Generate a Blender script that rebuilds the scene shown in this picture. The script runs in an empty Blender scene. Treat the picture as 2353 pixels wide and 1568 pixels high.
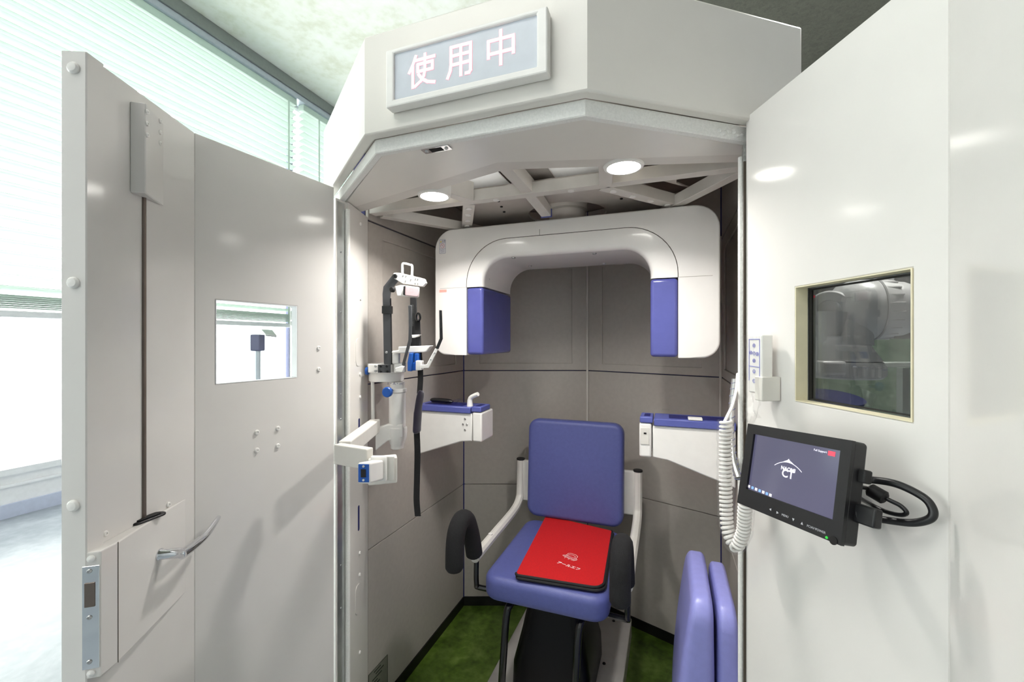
import bpy, bmesh, math, random
from mathutils import Vector, Matrix
random.seed(7)
C = bpy.context.scene.collection
V = Vector
PI = math.pi

# ---------------------------------------------------------------- camera, world, exposure
FPX, CX, CY, CAMH = 980.0, 1176.5, 784.0, 1.25
YAW = math.radians(20.2)
RGT = V((math.cos(YAW), math.sin(YAW), 0)); FWD = V((-math.sin(YAW), math.cos(YAW), 0)); UP = V((0, 0, 1))
CAM = V((0, 0, CAMH))
cd = bpy.data.cameras.new('camera'); cam = bpy.data.objects.new('camera', cd); C.objects.link(cam)
cd.sensor_fit = 'HORIZONTAL'; cd.sensor_width = 36.0; cd.lens = 36.0 * FPX / 2353.0
cd.clip_start = 0.02; cd.clip_end = 100
cam.location = CAM; cam.rotation_euler = (PI / 2, 0, YAW)
sc = bpy.context.scene
sc.camera = cam
sc.view_settings.view_transform = 'Standard'; sc.view_settings.look = 'None'
sc.view_settings.exposure = 0.0; sc.view_settings.gamma = 1.0
try: sc.view_settings.use_curve_mapping = False
except Exception: pass
w = bpy.data.worlds.new('daylight'); sc.world = w; w.use_nodes = True
wb = w.node_tree.nodes['Background']
wb.inputs[0].default_value = (1.0, 1.0, 1.0, 1); wb.inputs[1].default_value = 7.2

def area(name, loc, target, size, power, color=(1, 1, 1), shape='RECTANGLE', size_y=None, spread=None):
    l = bpy.data.lights.new(name, 'AREA'); l.energy = power; l.color = color; l.shape = shape; l.size = size
    if size_y: l.size_y = size_y
    if spread: l.spread = spread
    o = bpy.data.objects.new(name, l); C.objects.link(o); o.location = loc
    o.rotation_euler = (V(target) - V(loc)).to_track_quat('-Z', 'Y').to_euler()
    return o
# ceiling lamp of the room (behind the photographer), an added fill light, the two lamps of the booth
area('room_light', (-1.2, -1.6, 4.2), (-0.9, -0.4, 0.6), 2.0, 52, (1, 0.985, 0.95), size_y=1.2)
area('room_light', (1.9, 2.9, 4.2), (1.6, 3.4, 0.8), 0.8, 230, (1, 0.985, 0.95), size_y=0.8, spread=math.radians(120))  # fill light added to brighten the machine behind the tinted door window
area('booth_lamp_light', (-0.625, 1.07, 1.642), (-0.634, 1.076, 0), 0.07, 3.3, (1, 0.97, 0.93), 'DISK', spread=math.radians(140))
area('booth_lamp_light', (-0.108, 1.045, 1.642), (-0.102, 1.054, 0), 0.07, 3.3, (1, 0.97, 0.93), 'DISK', spread=math.radians(140))

# ---------------------------------------------------------------- helpers
def ray(px, py): return RGT * ((px - CX) / FPX) + FWD + UP * ((CY - py) / FPX)
def at(px, py, d): return CAM + ray(px, py) * d
def onplane(px, py, p0, n):
    r = ray(px, py); return CAM + r * ((V(p0) - CAM).dot(n) / r.dot(n))
def onX(px, py, X): return onplane(px, py, (X, 0, 0), V((1, 0, 0)))
def onY(px, py, Y): return onplane(px, py, (0, Y, 0), V((0, 1, 0)))
def onZ(px, py, Z): return onplane(px, py, (0, 0, Z), V((0, 0, 1)))
def V3(p, z): return V((p[0], p[1], z))

def lin(c):
    return tuple(((x / 255.0) / 12.92 if x / 255.0 <= 0.04045 else ((x / 255.0 + 0.055) / 1.055) ** 2.4) for x in c)
MATS = {}
def mat(name, rgb, rough=0.4, metal=0.0, var=0.03, scale=30.0, bump=0.0, bscale=200.0, emit=None, estr=0.0, coat=0.0, rgb2=None, spec=0.5, alpha=1.0, trans=0.0, sheen=0.0, detail=4.0):
    if name in MATS: return MATS[name]
    m = bpy.data.materials.new(name); m.use_nodes = True; MATS[name] = m
    nt = m.node_tree; b = nt.nodes['Principled BSDF']
    c1 = lin(rgb); c2 = lin(rgb2) if rgb2 else tuple(min(1, x * (1 + var)) for x in c1)
    c0 = c1 if rgb2 else tuple(x * (1 - var) for x in c1)
    tc = nt.nodes.new('ShaderNodeTexCoord'); nz = nt.nodes.new('ShaderNodeTexNoise')
    nz.inputs['Scale'].default_value = scale; nz.inputs['Detail'].default_value = detail
    nt.links.new(tc.outputs['Object'], nz.inputs['Vector'])
    cr = nt.nodes.new('ShaderNodeValToRGB')
    cr.color_ramp.elements[0].position = 0.35; cr.color_ramp.elements[1].position = 0.65
    cr.color_ramp.elements[0].color = (*c0, 1); cr.color_ramp.elements[1].color = (*c2, 1)
    nt.links.new(nz.outputs['Fac'], cr.inputs['Fac']); nt.links.new(cr.outputs['Color'], b.inputs['Base Color'])
    b.inputs['Roughness'].default_value = rough; b.inputs['Metallic'].default_value = metal
    b.inputs['Specular IOR Level'].default_value = spec
    b.inputs['Coat Weight'].default_value = coat; b.inputs['Coat Roughness'].default_value = 0.08
    b.inputs['Alpha'].default_value = alpha; b.inputs['Transmission Weight'].default_value = trans
    b.inputs['Sheen Weight'].default_value = sheen
    if emit:
        b.inputs['Emission Color'].default_value = (*lin(emit), 1); b.inputs['Emission Strength'].default_value = estr
    if bump > 0:
        n2 = nt.nodes.new('ShaderNodeTexNoise'); n2.inputs['Scale'].default_value = bscale; n2.inputs['Detail'].default_value = 3
        nt.links.new(tc.outputs['Object'], n2.inputs['Vector'])
        bp = nt.nodes.new('ShaderNodeBump'); bp.inputs['Strength'].default_value = bump; bp.inputs['Distance'].default_value = 0.002
        nt.links.new(n2.outputs['Fac'], bp.inputs['Height']); nt.links.new(bp.outputs['Normal'], b.inputs['Normal'])
    return m

def glassmat(name, tint, gloss=0.08, rough=0.02, gmax=0.45):
    m = bpy.data.materials.new(name); m.use_nodes = True; nt = m.node_tree
    for n in list(nt.nodes): nt.nodes.remove(n)
    out = nt.nodes.new('ShaderNodeOutputMaterial'); mix = nt.nodes.new('ShaderNodeMixShader')
    tr = nt.nodes.new('ShaderNodeBsdfTransparent'); gl = nt.nodes.new('ShaderNodeBsdfGlossy')
    tr.inputs[0].default_value = (*tint, 1); gl.inputs['Roughness'].default_value = rough
    fr = nt.nodes.new('ShaderNodeLayerWeight'); fr.inputs['Blend'].default_value = 0.25
    mr = nt.nodes.new('ShaderNodeMapRange'); mr.inputs['To Min'].default_value = gloss; mr.inputs['To Max'].default_value = gmax
    nt.links.new(fr.outputs['Fresnel'], mr.inputs['Value']); nt.links.new(mr.outputs['Result'], mix.inputs[0])
    nt.links.new(tr.outputs[0], mix.inputs[1]); nt.links.new(gl.outputs[0], mix.inputs[2]); nt.links.new(mix.outputs[0], out.inputs['Surface'])
    return m

# paint and plastic
M_CREAM = mat('cream_painted_steel', (232, 228, 222), 0.26, var=0.012, scale=12, bump=0.03, bscale=600, coat=0.25)
M_DOOR = mat('ivory_door_enamel', (226, 223, 219), 0.13, var=0.012, scale=9, bump=0.012, bscale=400, spec=0.3)
M_CANOPY = mat('ivory_canopy_enamel', (228, 224, 217), 0.3, var=0.012, scale=10, bump=0.04, bscale=500)
M_WALL = mat('grey_beige_laminate', (184, 177, 169), 0.38, var=0.03, scale=60, bump=0.04, bscale=700)
M_RAIL = mat('rail_white_paint', (216, 211, 204), 0.4, var=0.02)
M_HUB = mat('hub_plate_grey', (196, 189, 182), 0.45, var=0.03)
M_DIFF = mat('milky_diffuser', (240, 240, 238), 0.5, trans=0.0)
_nt = M_DIFF.node_tree; _tl = _nt.nodes.new('ShaderNodeBsdfTranslucent'); _tl.inputs[0].default_value = (0.85, 0.85, 0.84, 1)
_mx = _nt.nodes.new('ShaderNodeMixShader'); _mx.inputs[0].default_value = 0.5
_nt.links.new(_nt.nodes['Principled BSDF'].outputs[0], _mx.inputs[1]); _nt.links.new(_tl.outputs[0], _mx.inputs[2]); _nt.links.new(_mx.outputs[0], _nt.nodes['Material Output'].inputs['Surface'])
M_ROOF = mat('roof_plate_taupe', (150, 142, 135), 0.5, var=0.05, scale=14)
M_FELT = mat('white_felt', (240, 239, 235), 0.95, var=0.04, scale=260, bump=0.5, bscale=900)
M_FELTG = mat('grey_worn_felt', (150, 152, 148), 0.95, var=0.25, scale=180, bump=0.6, bscale=900)
M_STRIP = mat('brushed_aluminium', (205, 208, 206), 0.28, metal=0.85, var=0.05, scale=40)
M_CHROME = mat('chrome', (225, 226, 230), 0.07, metal=1.0, var=0.01)
M_STEEL = mat('satin_steel', (190, 190, 190), 0.3, metal=0.9, var=0.03)
M_DKSTEEL = mat('dark_rod_steel', (120, 108, 100), 0.35, metal=0.7, var=0.05)
M_PLASTIC = mat('glossy_white_plastic', (240, 237, 234), 0.25, var=0.01, scale=20, coat=0.4)
M_WHITE = mat('white_plastic', (240, 238, 234), 0.35, var=0.015)
M_IVPLAS = mat('ivory_plastic', (222, 219, 212), 0.4, var=0.02)
M_BLUE = mat('violet_blue_plastic', (84, 88, 160), 0.25, var=0.03, coat=0.4)
M_TRAYBLUE = mat('tray_blue_plastic', (88, 96, 168), 0.4, var=0.03)
M_NAVY = mat('navy_strip', (28, 32, 100), 0.5)
M_ROYAL = mat('royal_blue_plastic', (20, 84, 172), 0.35)
M_VINYL = mat('blue_vinyl', (82, 89, 148), 0.42, var=0.04, scale=90, bump=0.25, bscale=700)
M_VINYL_LIT = mat('lit_blue_vinyl', (140, 142, 206), 0.32, var=0.03, scale=60, bump=0.12, bscale=500)  # same vinyl as the chair, bright light put into the paler colour
M_COLUMN = mat('black_column_shroud', (7, 7, 8), 0.35, var=0.1, spec=0.2)
M_BLACK = mat('black_plastic', (19, 19, 22), 0.4, var=0.1)
M_BLACKM = mat('matt_black', (12, 12, 14), 0.6, var=0.1)
M_BLACKG = mat('glossy_black_paint', (12, 12, 13), 0.18, var=0.05, coat=0.3)
M_GUN = mat('black_anodised_bar', (70, 71, 74), 0.4, metal=0.2, var=0.05)
M_FOAM = mat('black_foam', (21, 21, 23), 0.9, var=0.3, scale=300, bump=0.6, bscale=900)
M_STRAP = mat('black_webbing', (12, 11, 14), 0.8, var=0.2, scale=300, bump=0.4)
M_PAD = mat('dark_velvet_pad', (26, 18, 42), 0.85, var=0.2, sheen=0.4)
M_RED = mat('red_fabric', (192, 3, 9), 0.8, var=0.06, scale=200, bump=0.3, bscale=900)
M_PIPE = mat('black_piping', (14, 13, 15), 0.7, var=0.2)
M_STITCH = mat('white_embroidery', (240, 225, 225), 0.7)
M_PINK = mat('rosy_pad', (196, 172, 176), 0.6, var=0.1, scale=80)
M_BASEB = mat('black_baseboard', (14, 13, 14), 0.5)
M_PLATE = mat('grey_floor_plate', (190, 186, 182), 0.35, var=0.03, metal=0.1)
M_GROOVE = mat('dark_seam', (70, 62, 52), 0.8)  # dark brown line colour for joints and the door edge seal
M_SEAM = mat('fine_grey_seam', (168, 160, 150), 0.8)
M_DARKGAP = mat('dark_gap', (14, 12, 12), 0.9)
M_REVEAL = mat('yellowed_window_lining', (232, 224, 194), 0.5, var=0.04)
M_CORD = mat('white_cord', (238, 234, 230), 0.4)
M_MESHBLUE = mat('blue_seat_mesh', (16, 28, 88), 0.8, var=0.25, scale=500)
M_ROBOT = mat('pale_machine_shell', (226, 224, 226), 0.3, var=0.02)
M_SLAT = mat('pale_green_slat', (220, 234, 225), 0.45, var=0.02)
_nt = M_SLAT.node_tree; _tl = _nt.nodes.new('ShaderNodeBsdfTranslucent'); _tl.inputs[0].default_value = (0.60, 0.68, 0.63, 1)
_mx = _nt.nodes.new('ShaderNodeMixShader'); _mx.inputs[0].default_value = 0.4
_nt.links.new(_nt.nodes['Principled BSDF'].outputs[0], _mx.inputs[1]); _nt.links.new(_tl.outputs[0], _mx.inputs[2]); _nt.links.new(_mx.outputs[0], _nt.nodes['Material Output'].inputs['Surface'])
M_FRAME = mat('white_window_frame', (248, 249, 251), 0.4)
M_KERB = mat('pale_blue_kerb', (206, 214, 236), 0.5)
M_GREYRAIL = mat('grey_curtain_box', (150, 156, 152), 0.4, metal=0.3)
M_LILRAIL = mat('pale_aluminium_track', (196, 203, 214), 0.35, metal=0.4)
M_SIGNPANEL = mat('pale_sign_panel', (196, 202, 210), 0.4, emit=(196, 203, 212), estr=0.10)
M_SIGNTEXT = mat('lit_sign_character', (255, 235, 235), 0.4, emit=(255, 236, 236), estr=1.1)
M_SIGNEDGE = mat('lit_sign_character_edge', (255, 170, 180), 0.4, emit=(255, 170, 182), estr=0.8)
M_LAMP = mat('lit_lamp_lens', (255, 255, 250), 0.4, emit=(255, 252, 244), estr=26.0)
M_LED = mat('red_lit_led', (255, 120, 110), 0.4, emit=(255, 120, 110), estr=1.5)
M_LEDR = mat('red_indicator', (255, 60, 80), 0.4, emit=(255, 50, 80), estr=1.3)
M_LEDG = mat('green_indicator', (40, 190, 60), 0.4, emit=(40, 170, 50), estr=0.5)
M_LABEL = mat('label_white', (228, 226, 230), 0.5)
M_PLATELBL = mat('grey_label_sheet', (128, 128, 116), 0.6)
M_INK = mat('label_grey_ink', (96, 98, 130), 0.6)
M_INKDK = mat('label_dark_ink', (40, 42, 34), 0.6)
M_INKB = mat('keypad_blue_ink', (110, 116, 206), 0.5)
M_INKR = mat('label_red_ink', (222, 140, 150), 0.6)
M_YEL = mat('label_yellow', (230, 205, 60), 0.6)
M_SCRW = mat('screen_icon_white', (230, 226, 236), 0.4, emit=(226, 222, 236), estr=0.75)
M_SCRR = mat('screen_red_box', (220, 70, 90), 0.4, emit=(226, 80, 100), estr=0.6)
M_SCRB = mat('screen_blue_icon', (120, 160, 220), 0.4, emit=(120, 160, 220), estr=0.6)
M_KEYTXT = mat('button_print', (190, 190, 196), 0.5)
M_CLEAR = glassmat('clear_plastic', (0.985, 0.985, 0.985), 0.02, 0.12, 0.14)
M_PANE = glassmat('door_glass', (0.96, 0.98, 0.97), 0.03)
M_TINT = glassmat('dark_tinted_glass', (0.52, 0.53, 0.52), 0.035)
M_WINGLASS = glassmat('window_glass', (0.97, 0.99, 0.98), 0.03)

def mottled(name, a, b, c, scale, rough):
    m = bpy.data.materials.new(name); m.use_nodes = True; nt = m.node_tree; bs = nt.nodes['Principled BSDF']
    tc = nt.nodes.new('ShaderNodeTexCoord'); nz = nt.nodes.new('ShaderNodeTexNoise'); n2 = nt.nodes.new('ShaderNodeTexNoise')
    nz.inputs['Scale'].default_value = scale; nz.inputs['Detail'].default_value = 8; nz.inputs['Roughness'].default_value = 0.65; nz.inputs['Distortion'].default_value = 0.8
    n2.inputs['Scale'].default_value = scale * 6; n2.inputs['Detail'].default_value = 5
    nt.links.new(tc.outputs['Object'], nz.inputs['Vector']); nt.links.new(tc.outputs['Object'], n2.inputs['Vector'])
    mx = nt.nodes.new('ShaderNodeMath'); mx.operation = 'MULTIPLY_ADD'; mx.inputs[1].default_value = 0.35
    nt.links.new(n2.outputs['Fac'], mx.inputs[0]); 
    m2 = nt.nodes.new('ShaderNodeMath'); m2.operation = 'MULTIPLY'; m2.inputs[1].default_value = 0.65
    nt.links.new(nz.outputs['Fac'], m2.inputs[0]); nt.links.new(m2.outputs[0], mx.inputs[2])
    cr = nt.nodes.new('ShaderNodeValToRGB'); e = cr.color_ramp.elements
    e[0].position = 0.36; e[0].color = (*lin(a), 1); e[1].position = 0.66; e[1].color = (*lin(c), 1)
    k = e.new(0.5); k.color = (*lin(b), 1)
    nt.links.new(mx.outputs[0], cr.inputs['Fac']); nt.links.new(cr.outputs['Color'], bs.inputs['Base Color'])
    bs.inputs['Roughness'].default_value = rough
    return m
M_GREEN = mottled('green_mottled_vinyl', (46, 66, 14), (74, 98, 30), (104, 126, 58), 7, 0.35)
M_FLOOR = mottled('pale_mottled_vinyl', (138, 146, 154), (154, 161, 168), (176, 182, 188), 3, 0.3)
M_CEIL = mottled('ivory_mottled_ceiling', (224, 224, 206), (240, 240, 230), (246, 246, 240), 2.2, 0.7)
M_TILE = mottled('grey_acoustic_tile', (92, 92, 82), (104, 104, 92), (112, 112, 100), 20, 0.9)
M_GREYWALL = mottled('grey_room_wall', (120, 120, 122), (132, 132, 134), (140, 140, 142), 4, 0.7)
M_GREENWALL = mottled('green_grey_wainscot', (84, 98, 86), (104, 118, 104), (128, 140, 126), 5, 0.7)

def finish(me, smooth=True, ang=35):
    if smooth:
        me.polygons.foreach_set('use_smooth', [True] * len(me.polygons))
        try: me.set_sharp_from_angle(angle=math.radians(ang))
        except Exception: pass
def wloc(o):
    p = V((0, 0, 0))
    while o: p += o.location; o = o.parent
    return p
def part(name, bm, m, parent=None, bevel=0.0, seg=2, smooth=True, ang=35, loc=None, recalc=True, label=None):
    """bm is in world coordinates; links it as ONE mesh object under parent."""
    if recalc: bmesh.ops.recalc_face_normals(bm, faces=bm.faces)
    org = wloc(parent) if parent else V(loc or (0, 0, 0))
    bmesh.ops.translate(bm, verts=bm.verts, vec=-org)
    me = bpy.data.meshes.new(name); bm.to_mesh(me); bm.free()
    me.materials.append(m); finish(me, smooth, ang)
    o = bpy.data.objects.new(name, me); C.objects.link(o)
    if parent: o.parent = parent
    else: o.location = org
    if bevel > 0:
        md = o.modifiers.new('bevel', 'BEVEL'); md.width = bevel; md.segments = seg; md.limit_method = 'ANGLE'; md.angle_limit = math.radians(40)
        md.harden_normals = False
    if label: o['label'] = label
    return o
def thing(name, label, cat, loc, group=None):
    o = bpy.data.objects.new(name, None); C.objects.link(o); o.location = loc; o.empty_display_size = 0.05
    o['label'] = label; o['category'] = cat
    if group: o['group'] = group
    return o
def tag(o, label, cat, group=None):
    o['label'] = label; o['category'] = cat
    if group: o['group'] = group
    return o
def struct(o):
    o['kind'] = 'structure'; return o
def B(): return bmesh.new()
def box(bm, lo, hi):
    vs = [bm.verts.new((x, y, z)) for x in (lo[0], hi[0]) for y in (lo[1], hi[1]) for z in (lo[2], hi[2])]
    for f in ((0, 1, 3, 2), (4, 6, 7, 5), (0, 4, 5, 1), (2, 3, 7, 6), (0, 2, 6, 4), (1, 5, 7, 3)): bm.faces.new([vs[i] for i in f])
    return bm
def obox(bm, o, u, v, wv):
    """box from corner o with edge vectors u, v, wv"""
    o, u, v, wv = V(o), V(u), V(v), V(wv)
    vs = [bm.verts.new(o + u * a + v * b + wv * c) for a in (0, 1) for b in (0, 1) for c in (0, 1)]
    for f in ((0, 1, 3, 2), (4, 6, 7, 5), (0, 4, 5, 1), (2, 3, 7, 6), (0, 2, 6, 4), (1, 5, 7, 3)): bm.faces.new([vs[i] for i in f])
    return bm
def cbox(bm, c, u, v, wv):
    """box centred on c, full edge vectors"""
    u, v, wv = V(u), V(v), V(wv)
    return obox(bm, V(c) - u / 2 - v / 2 - wv / 2, u, v, wv)
def prism(bm, pts, ext):
    ext = V(ext); a = [bm.verts.new(V(p)) for p in pts]; b = [bm.verts.new(V(p) + ext) for p in pts]
    n = len(pts)
    fs = [bm.faces.new(a), bm.faces.new(b[::-1])]
    for i in range(n): fs.append(bm.faces.new([a[i], b[i], b[(i + 1) % n], a[(i + 1) % n]]))
    return a, b
def zprism(bm, xy, z0, z1): return prism(bm, [V((p[0], p[1], z0)) for p in xy], (0, 0, z1 - z0))
def smoothpath(pts, n=8, closed=False):
    P = [V(p) for p in pts]; out = []
    N = len(P)
    for i in range(N if closed else N - 1):
        if closed: p0, p1, p2, p3 = P[i - 1], P[i], P[(i + 1) % N], P[(i + 2) % N]
        else: p0, p1, p2, p3 = P[max(i - 1, 0)], P[i], P[i + 1], P[min(i + 2, N - 1)]
        for k in range(n):
            t = k / n
            out.append(0.5 * ((2 * p1) + (p2 - p0) * t + (2 * p0 - 5 * p1 + 4 * p2 - p3) * t * t + (3 * p1 - p0 - 3 * p2 + p3) * t ** 3))
    if not closed: out.append(P[-1])
    return out
def tube(bm, pts, r, seg=10, closed=False, cap=True, flat=1.0):
    pts = [V(p) for p in pts]; n = len(pts); rings = []; prev = None
    for i in range(n):
        if closed: t = pts[(i + 1) % n] - pts[i - 1]
        else: t = pts[min(i + 1, n - 1)] - pts[max(i - 1, 0)]
        t.normalize()
        if prev is None:
            a = V((0, 0, 1)) if abs(t.z) < 0.9 else V((1, 0, 0))
            nrm = t.cross(a).normalized()
        else:
            nrm = (prev - t * prev.dot(t)).normalized()
        prev = nrm; bn = t.cross(nrm)
        rr = r[i] if isinstance(r, (list, tuple)) else r
        rings.append([bm.verts.new(pts[i] + nrm * math.cos(2 * PI * k / seg) * rr + bn * math.sin(2 * PI * k / seg) * rr * flat) for k in range(seg)])
    m = n if closed else n - 1
    for i in range(m):
        A, D = rings[i], rings[(i + 1) % n]
        for k in range(seg): bm.faces.new([A[k], A[(k + 1) % seg], D[(k + 1) % seg], D[k]])
    if cap and not closed: bm.faces.new(rings[0][::-1]); bm.faces.new(rings[-1])
    return bm
def lathe(bm, o, axis, prof, seg=28, capped=True):
    """prof: list of (radius, height along axis)"""
    o = V(o); axis = V(axis).normalized(); a = V((0, 0, 1)) if abs(axis.z) < 0.9 else V((1, 0, 0))
    x = axis.cross(a).normalized(); y = axis.cross(x); rings = []
    for r, h in prof:
        rings.append([bm.verts.new(o + axis * h + (x * math.cos(2 * PI * k / seg) + y * math.sin(2 * PI * k / seg)) * max(r, 1e-5)) for k in range(seg)])
    for i in range(len(rings) - 1):
        for k in range(seg): bm.faces.new([rings[i][k], rings[i][(k + 1) % seg], rings[i + 1][(k + 1) % seg], rings[i + 1][k]])
    if capped: bm.faces.new(rings[0][::-1]); bm.faces.new(rings[-1])
    return bm
def disc(bm, c, n, r, h, seg=20): return lathe(bm, c, n, [(r, 0), (r, h)], seg)
def rrect(w_, h_, r, n=6):
    pts = []
    for cx, cy, a0 in ((w_ / 2 - r, h_ / 2 - r, 0), (-w_ / 2 + r, h_ / 2 - r, 90), (-w_ / 2 + r, -h_ / 2 + r, 180), (w_ / 2 - r, -h_ / 2 + r, 270)):
        for k in range(n + 1):
            a = math.radians(a0 + 90 * k / n); pts.append((cx + r * math.cos(a), cy + r * math.sin(a)))
    return pts
def fillet(P, radii, n=6):
    """2-D polygon with rounded corners"""
    out = []; N = len(P)
    for i in range(N):
        p = V(P[i]).to_2d() if len(P[i]) > 2 else V((P[i][0], P[i][1])); r = radii[i] if isinstance(radii, (list, tuple)) else radii
        a = V((P[i - 1][0], P[i - 1][1])); b = V((P[(i + 1) % N][0], P[(i + 1) % N][1]))
        if r <= 0: out.append((p.x, p.y)); continue
        d1 = (a - p).normalized(); d2 = (b - p).normalized(); ang = d1.angle(d2)
        t = min(r / math.tan(ang / 2), (a - p).length * 0.96, (b - p).length * 0.96)
        rr = t * math.tan(ang / 2)
        cpt = p + (d1 + d2).normalized() * (rr / math.sin(ang / 2))
        s = p + d1 * t - cpt; e = p + d2 * t - cpt
        a0 = math.atan2(s.y, s.x); a1 = math.atan2(e.y, e.x); da = (a1 - a0 + PI) % (2 * PI) - PI
        for k in range(n + 1):
            q = a0 + da * k / n; out.append((cpt.x + rr * math.cos(q), cpt.y + rr * math.sin(q)))
    return out
def plate2d(bm, pts2, o, u, v, ext):
    """2-D outline in plane (o,u,v), extruded"""
    o, u, v = V(o), V(u), V(v)
    return prism(bm, [o + u * p[0] + v * p[1] for p in pts2], ext)
def text_bm(s, size, o, u, v, ext=0.0004, font_off=0.0, align='CENTER'):
    """text as mesh on plane with unit axes u (right) and v (up); o = centre of the line"""
    cu = bpy.data.curves.new('txt', 'FONT'); cu.body = s; cu.size = size; cu.align_x = align; cu.align_y = 'CENTER'; cu.offset = font_off
    cu.resolution_u = 3
    ob = bpy.data.objects.new('txt', cu); C.objects.link(ob)
    dg = bpy.context.evaluated_depsgraph_get(); dg.update()
    me = bpy.data.meshes.new_from_object(ob.evaluated_get(dg), depsgraph=dg)
    bpy.data.objects.remove(ob); bpy.data.curves.remove(cu)
    bm = B(); bm.from_mesh(me); bpy.data.meshes.remove(me)
    bmesh.ops.remove_doubles(bm, verts=bm.verts, dist=1e-6)
    u, v = V(u).normalized(), V(v).normalized(); n = u.cross(v)
    r = bmesh.ops.extrude_face_region(bm, geom=bm.faces[:])
    for g in r['geom']:
        if isinstance(g, bmesh.types.BMVert): g.co.z += ext
    for x in bm.verts: x.co = V(o) + u * x.co.x + v * x.co.y + n * x.co.z
    return bm
def strokes_bm(lines, wd, o, u, v, h=0.0004):
    """flat line art: polylines in 2-D on plane (o,u,v)"""
    bm = B(); u, v = V(u), V(v); n = u.cross(v).normalized(); o = V(o)
    for ln in lines:
        for a, b in zip(ln[:-1], ln[1:]):
            a2, b2 = V(a), V(b); d = b2 - a2
            if d.length < 1e-9: continue
            d.normalize(); q = V((-d.y, d.x)) * wd / 2; a2 = a2 - d * wd * 0.4; b2 = b2 + d * wd * 0.4
            pts = [a2 + q, b2 + q, b2 - q, a2 - q]
            prism(bm, [o + u * p.x + v * p.y for p in pts], n * h)
    return bm
def screw_bm(c, n, r, h=None):
    bm = B(); h = h or r * 0.6
    lathe(bm, c, n, [(r, 0), (r, h * 0.45), (r * 0.75, h), (r * 0.42, h), (r * 0.38, h * 0.5), (0, h * 0.5)], 14, capped=False)
    return bm
def frame_panel(bm, p0, p1, z0, z1, t, hole=None, off=0.0):
    """upright slab from p0 to p1 (2-D) whose visible face holds that line (+off along n); t = thickness vector (2-D); hole=(s0,s1,za,zb)"""
    p0, p1 = V((p0[0], p0[1])), V((p1[0], p1[1])); L = (p1 - p0).length; d = (p1 - p0) / L; t = V((t[0], t[1]))
    ss = [0, L]; zz = [z0, z1]
    if hole: ss = [0, hole[0], hole[1], L]; zz = [z0, hole[2], hole[3], z1]
    g = {}
    for k in (0, 1):
        for i, s in enumerate(ss):
            for j, z in enumerate(zz):
                q = p0 + d * s + t * k; g[k, i, j] = bm.verts.new((q.x, q.y, z))
    ni, nj = len(ss) - 1, len(zz) - 1
    for i in range(ni):
        for j in range(nj):
            if hole and i == 1 and j == 1: continue
            for k in (0, 1): bm.faces.new([g[k, i, j], g[k, i + 1, j], g[k, i + 1, j + 1], g[k, i, j + 1]])
    def side(a, b): bm.faces.new([g[0, *a], g[0, *b], g[1, *b], g[1, *a]])
    for i in range(ni): side((i, 0), (i + 1, 0)); side((i, nj), (i + 1, nj))
    for j in range(nj): side((0, j), (0, j + 1)); side((ni, j), (ni, j + 1))
    if hole:
        side((1, 1), (2, 1)); side((1, 2), (2, 2)); side((1, 1), (1, 2)); side((2, 1), (2, 2))
    return bm
def s_at(px, p0, d):
    """distance along the plan line p0 + s d at image column px"""
    r = ray(px, CY); a = V((d[0], d[1])); # r.xy*t = p0 + s d
    det = r.x * (-a.y) + r.y * a.x
    return (r.x * (-p0[1]) + r.y * p0[0]) / -det if False else ((p0[0] * r.y - p0[1] * r.x) / (a.y * r.x - a.x * r.y))
def project(p):
    q = V(p) - CAM; d = q.dot(FWD); return (CX + FPX * q.dot(RGT) / d, CY - FPX * q.z / d, d)

# ---------------------------------------------------------------- room
XW = -4.37
def slab(name, lo, hi, m, parent=None, bevel=0): return part(name, box(B(), lo, hi), m, parent, bevel, smooth=False)
struct(slab('floor', (-4.6, -3.2, -0.1), (3.6, 6.6, 0.0), M_FLOOR))
struct(slab('ceiling', (-4.6, -3.2, 4.38), (-0.5, 6.6, 4.48), M_CEIL))
struct(slab('ceiling', (-0.5, -3.2, 4.38), (3.6, 6.6, 4.48), M_TILE))
struct(slab('wall_right', (3.5, -3.2, 0), (3.6, 6.6, 4.38), M_GREYWALL))
struct(slab('wall_back', (-4.6, 6.5, 0), (3.5, 6.6, 4.38), M_GREYWALL))
struct(slab('wall_front', (-4.6, -3.2, 0), (3.5, -3.1, 4.38), M_FRAME))
struct(slab('wall_left', (-4.6, -3.1, 0.0), (XW - 0.02, 6.5, 0.30), M_FRAME))
struct(slab('wall_left', (-4.6, -3.1, 4.2), (XW - 0.02, 6.5, 4.38), M_FRAME))
struct(slab('baseboard_left', (XW - 0.02, -3.1, 0.0), (XW, 6.5, 0.097), M_KERB))
win = struct(part('window_1', box(box(box(B(), (XW - 0.10, -3.1, 0.30), (XW - 0.0, 6.5, 0.345)), (XW - 0.10, -3.1, 4.14), (XW - 0.02, 6.5, 4.2)), (XW - 0.03, -3.1, 0.215), (XW - 0.005, 6.5, 0.235)), M_FRAME))
for y in (-3.05, -0.9, 1.2, 4.02, 6.4):
    part('mullion', box(B(), (XW - 0.09, y - 0.025, 0.345), (XW - 0.03, y + 0.025, 4.14)), M_LILRAIL if y != 4.02 else M_INK, win)
part('window_pane', box(B(), (XW - 0.062, -3.05, 0.345), (XW - 0.058, 6.4, 4.14)), M_WINGLASS, win)
tr = struct(part('trim_1', box(B(), (XW - 0.0, -3.1, 4.255), (XW + 0.17, 6.5, 4.38)), M_GREYRAIL, None, 0.006))
part('curtain_track', box(B(), (XW + 0.0, -3.1, 4.19), (XW + 0.15, 6.5, 4.255)), M_LILRAIL, tr, 0.006)
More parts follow.
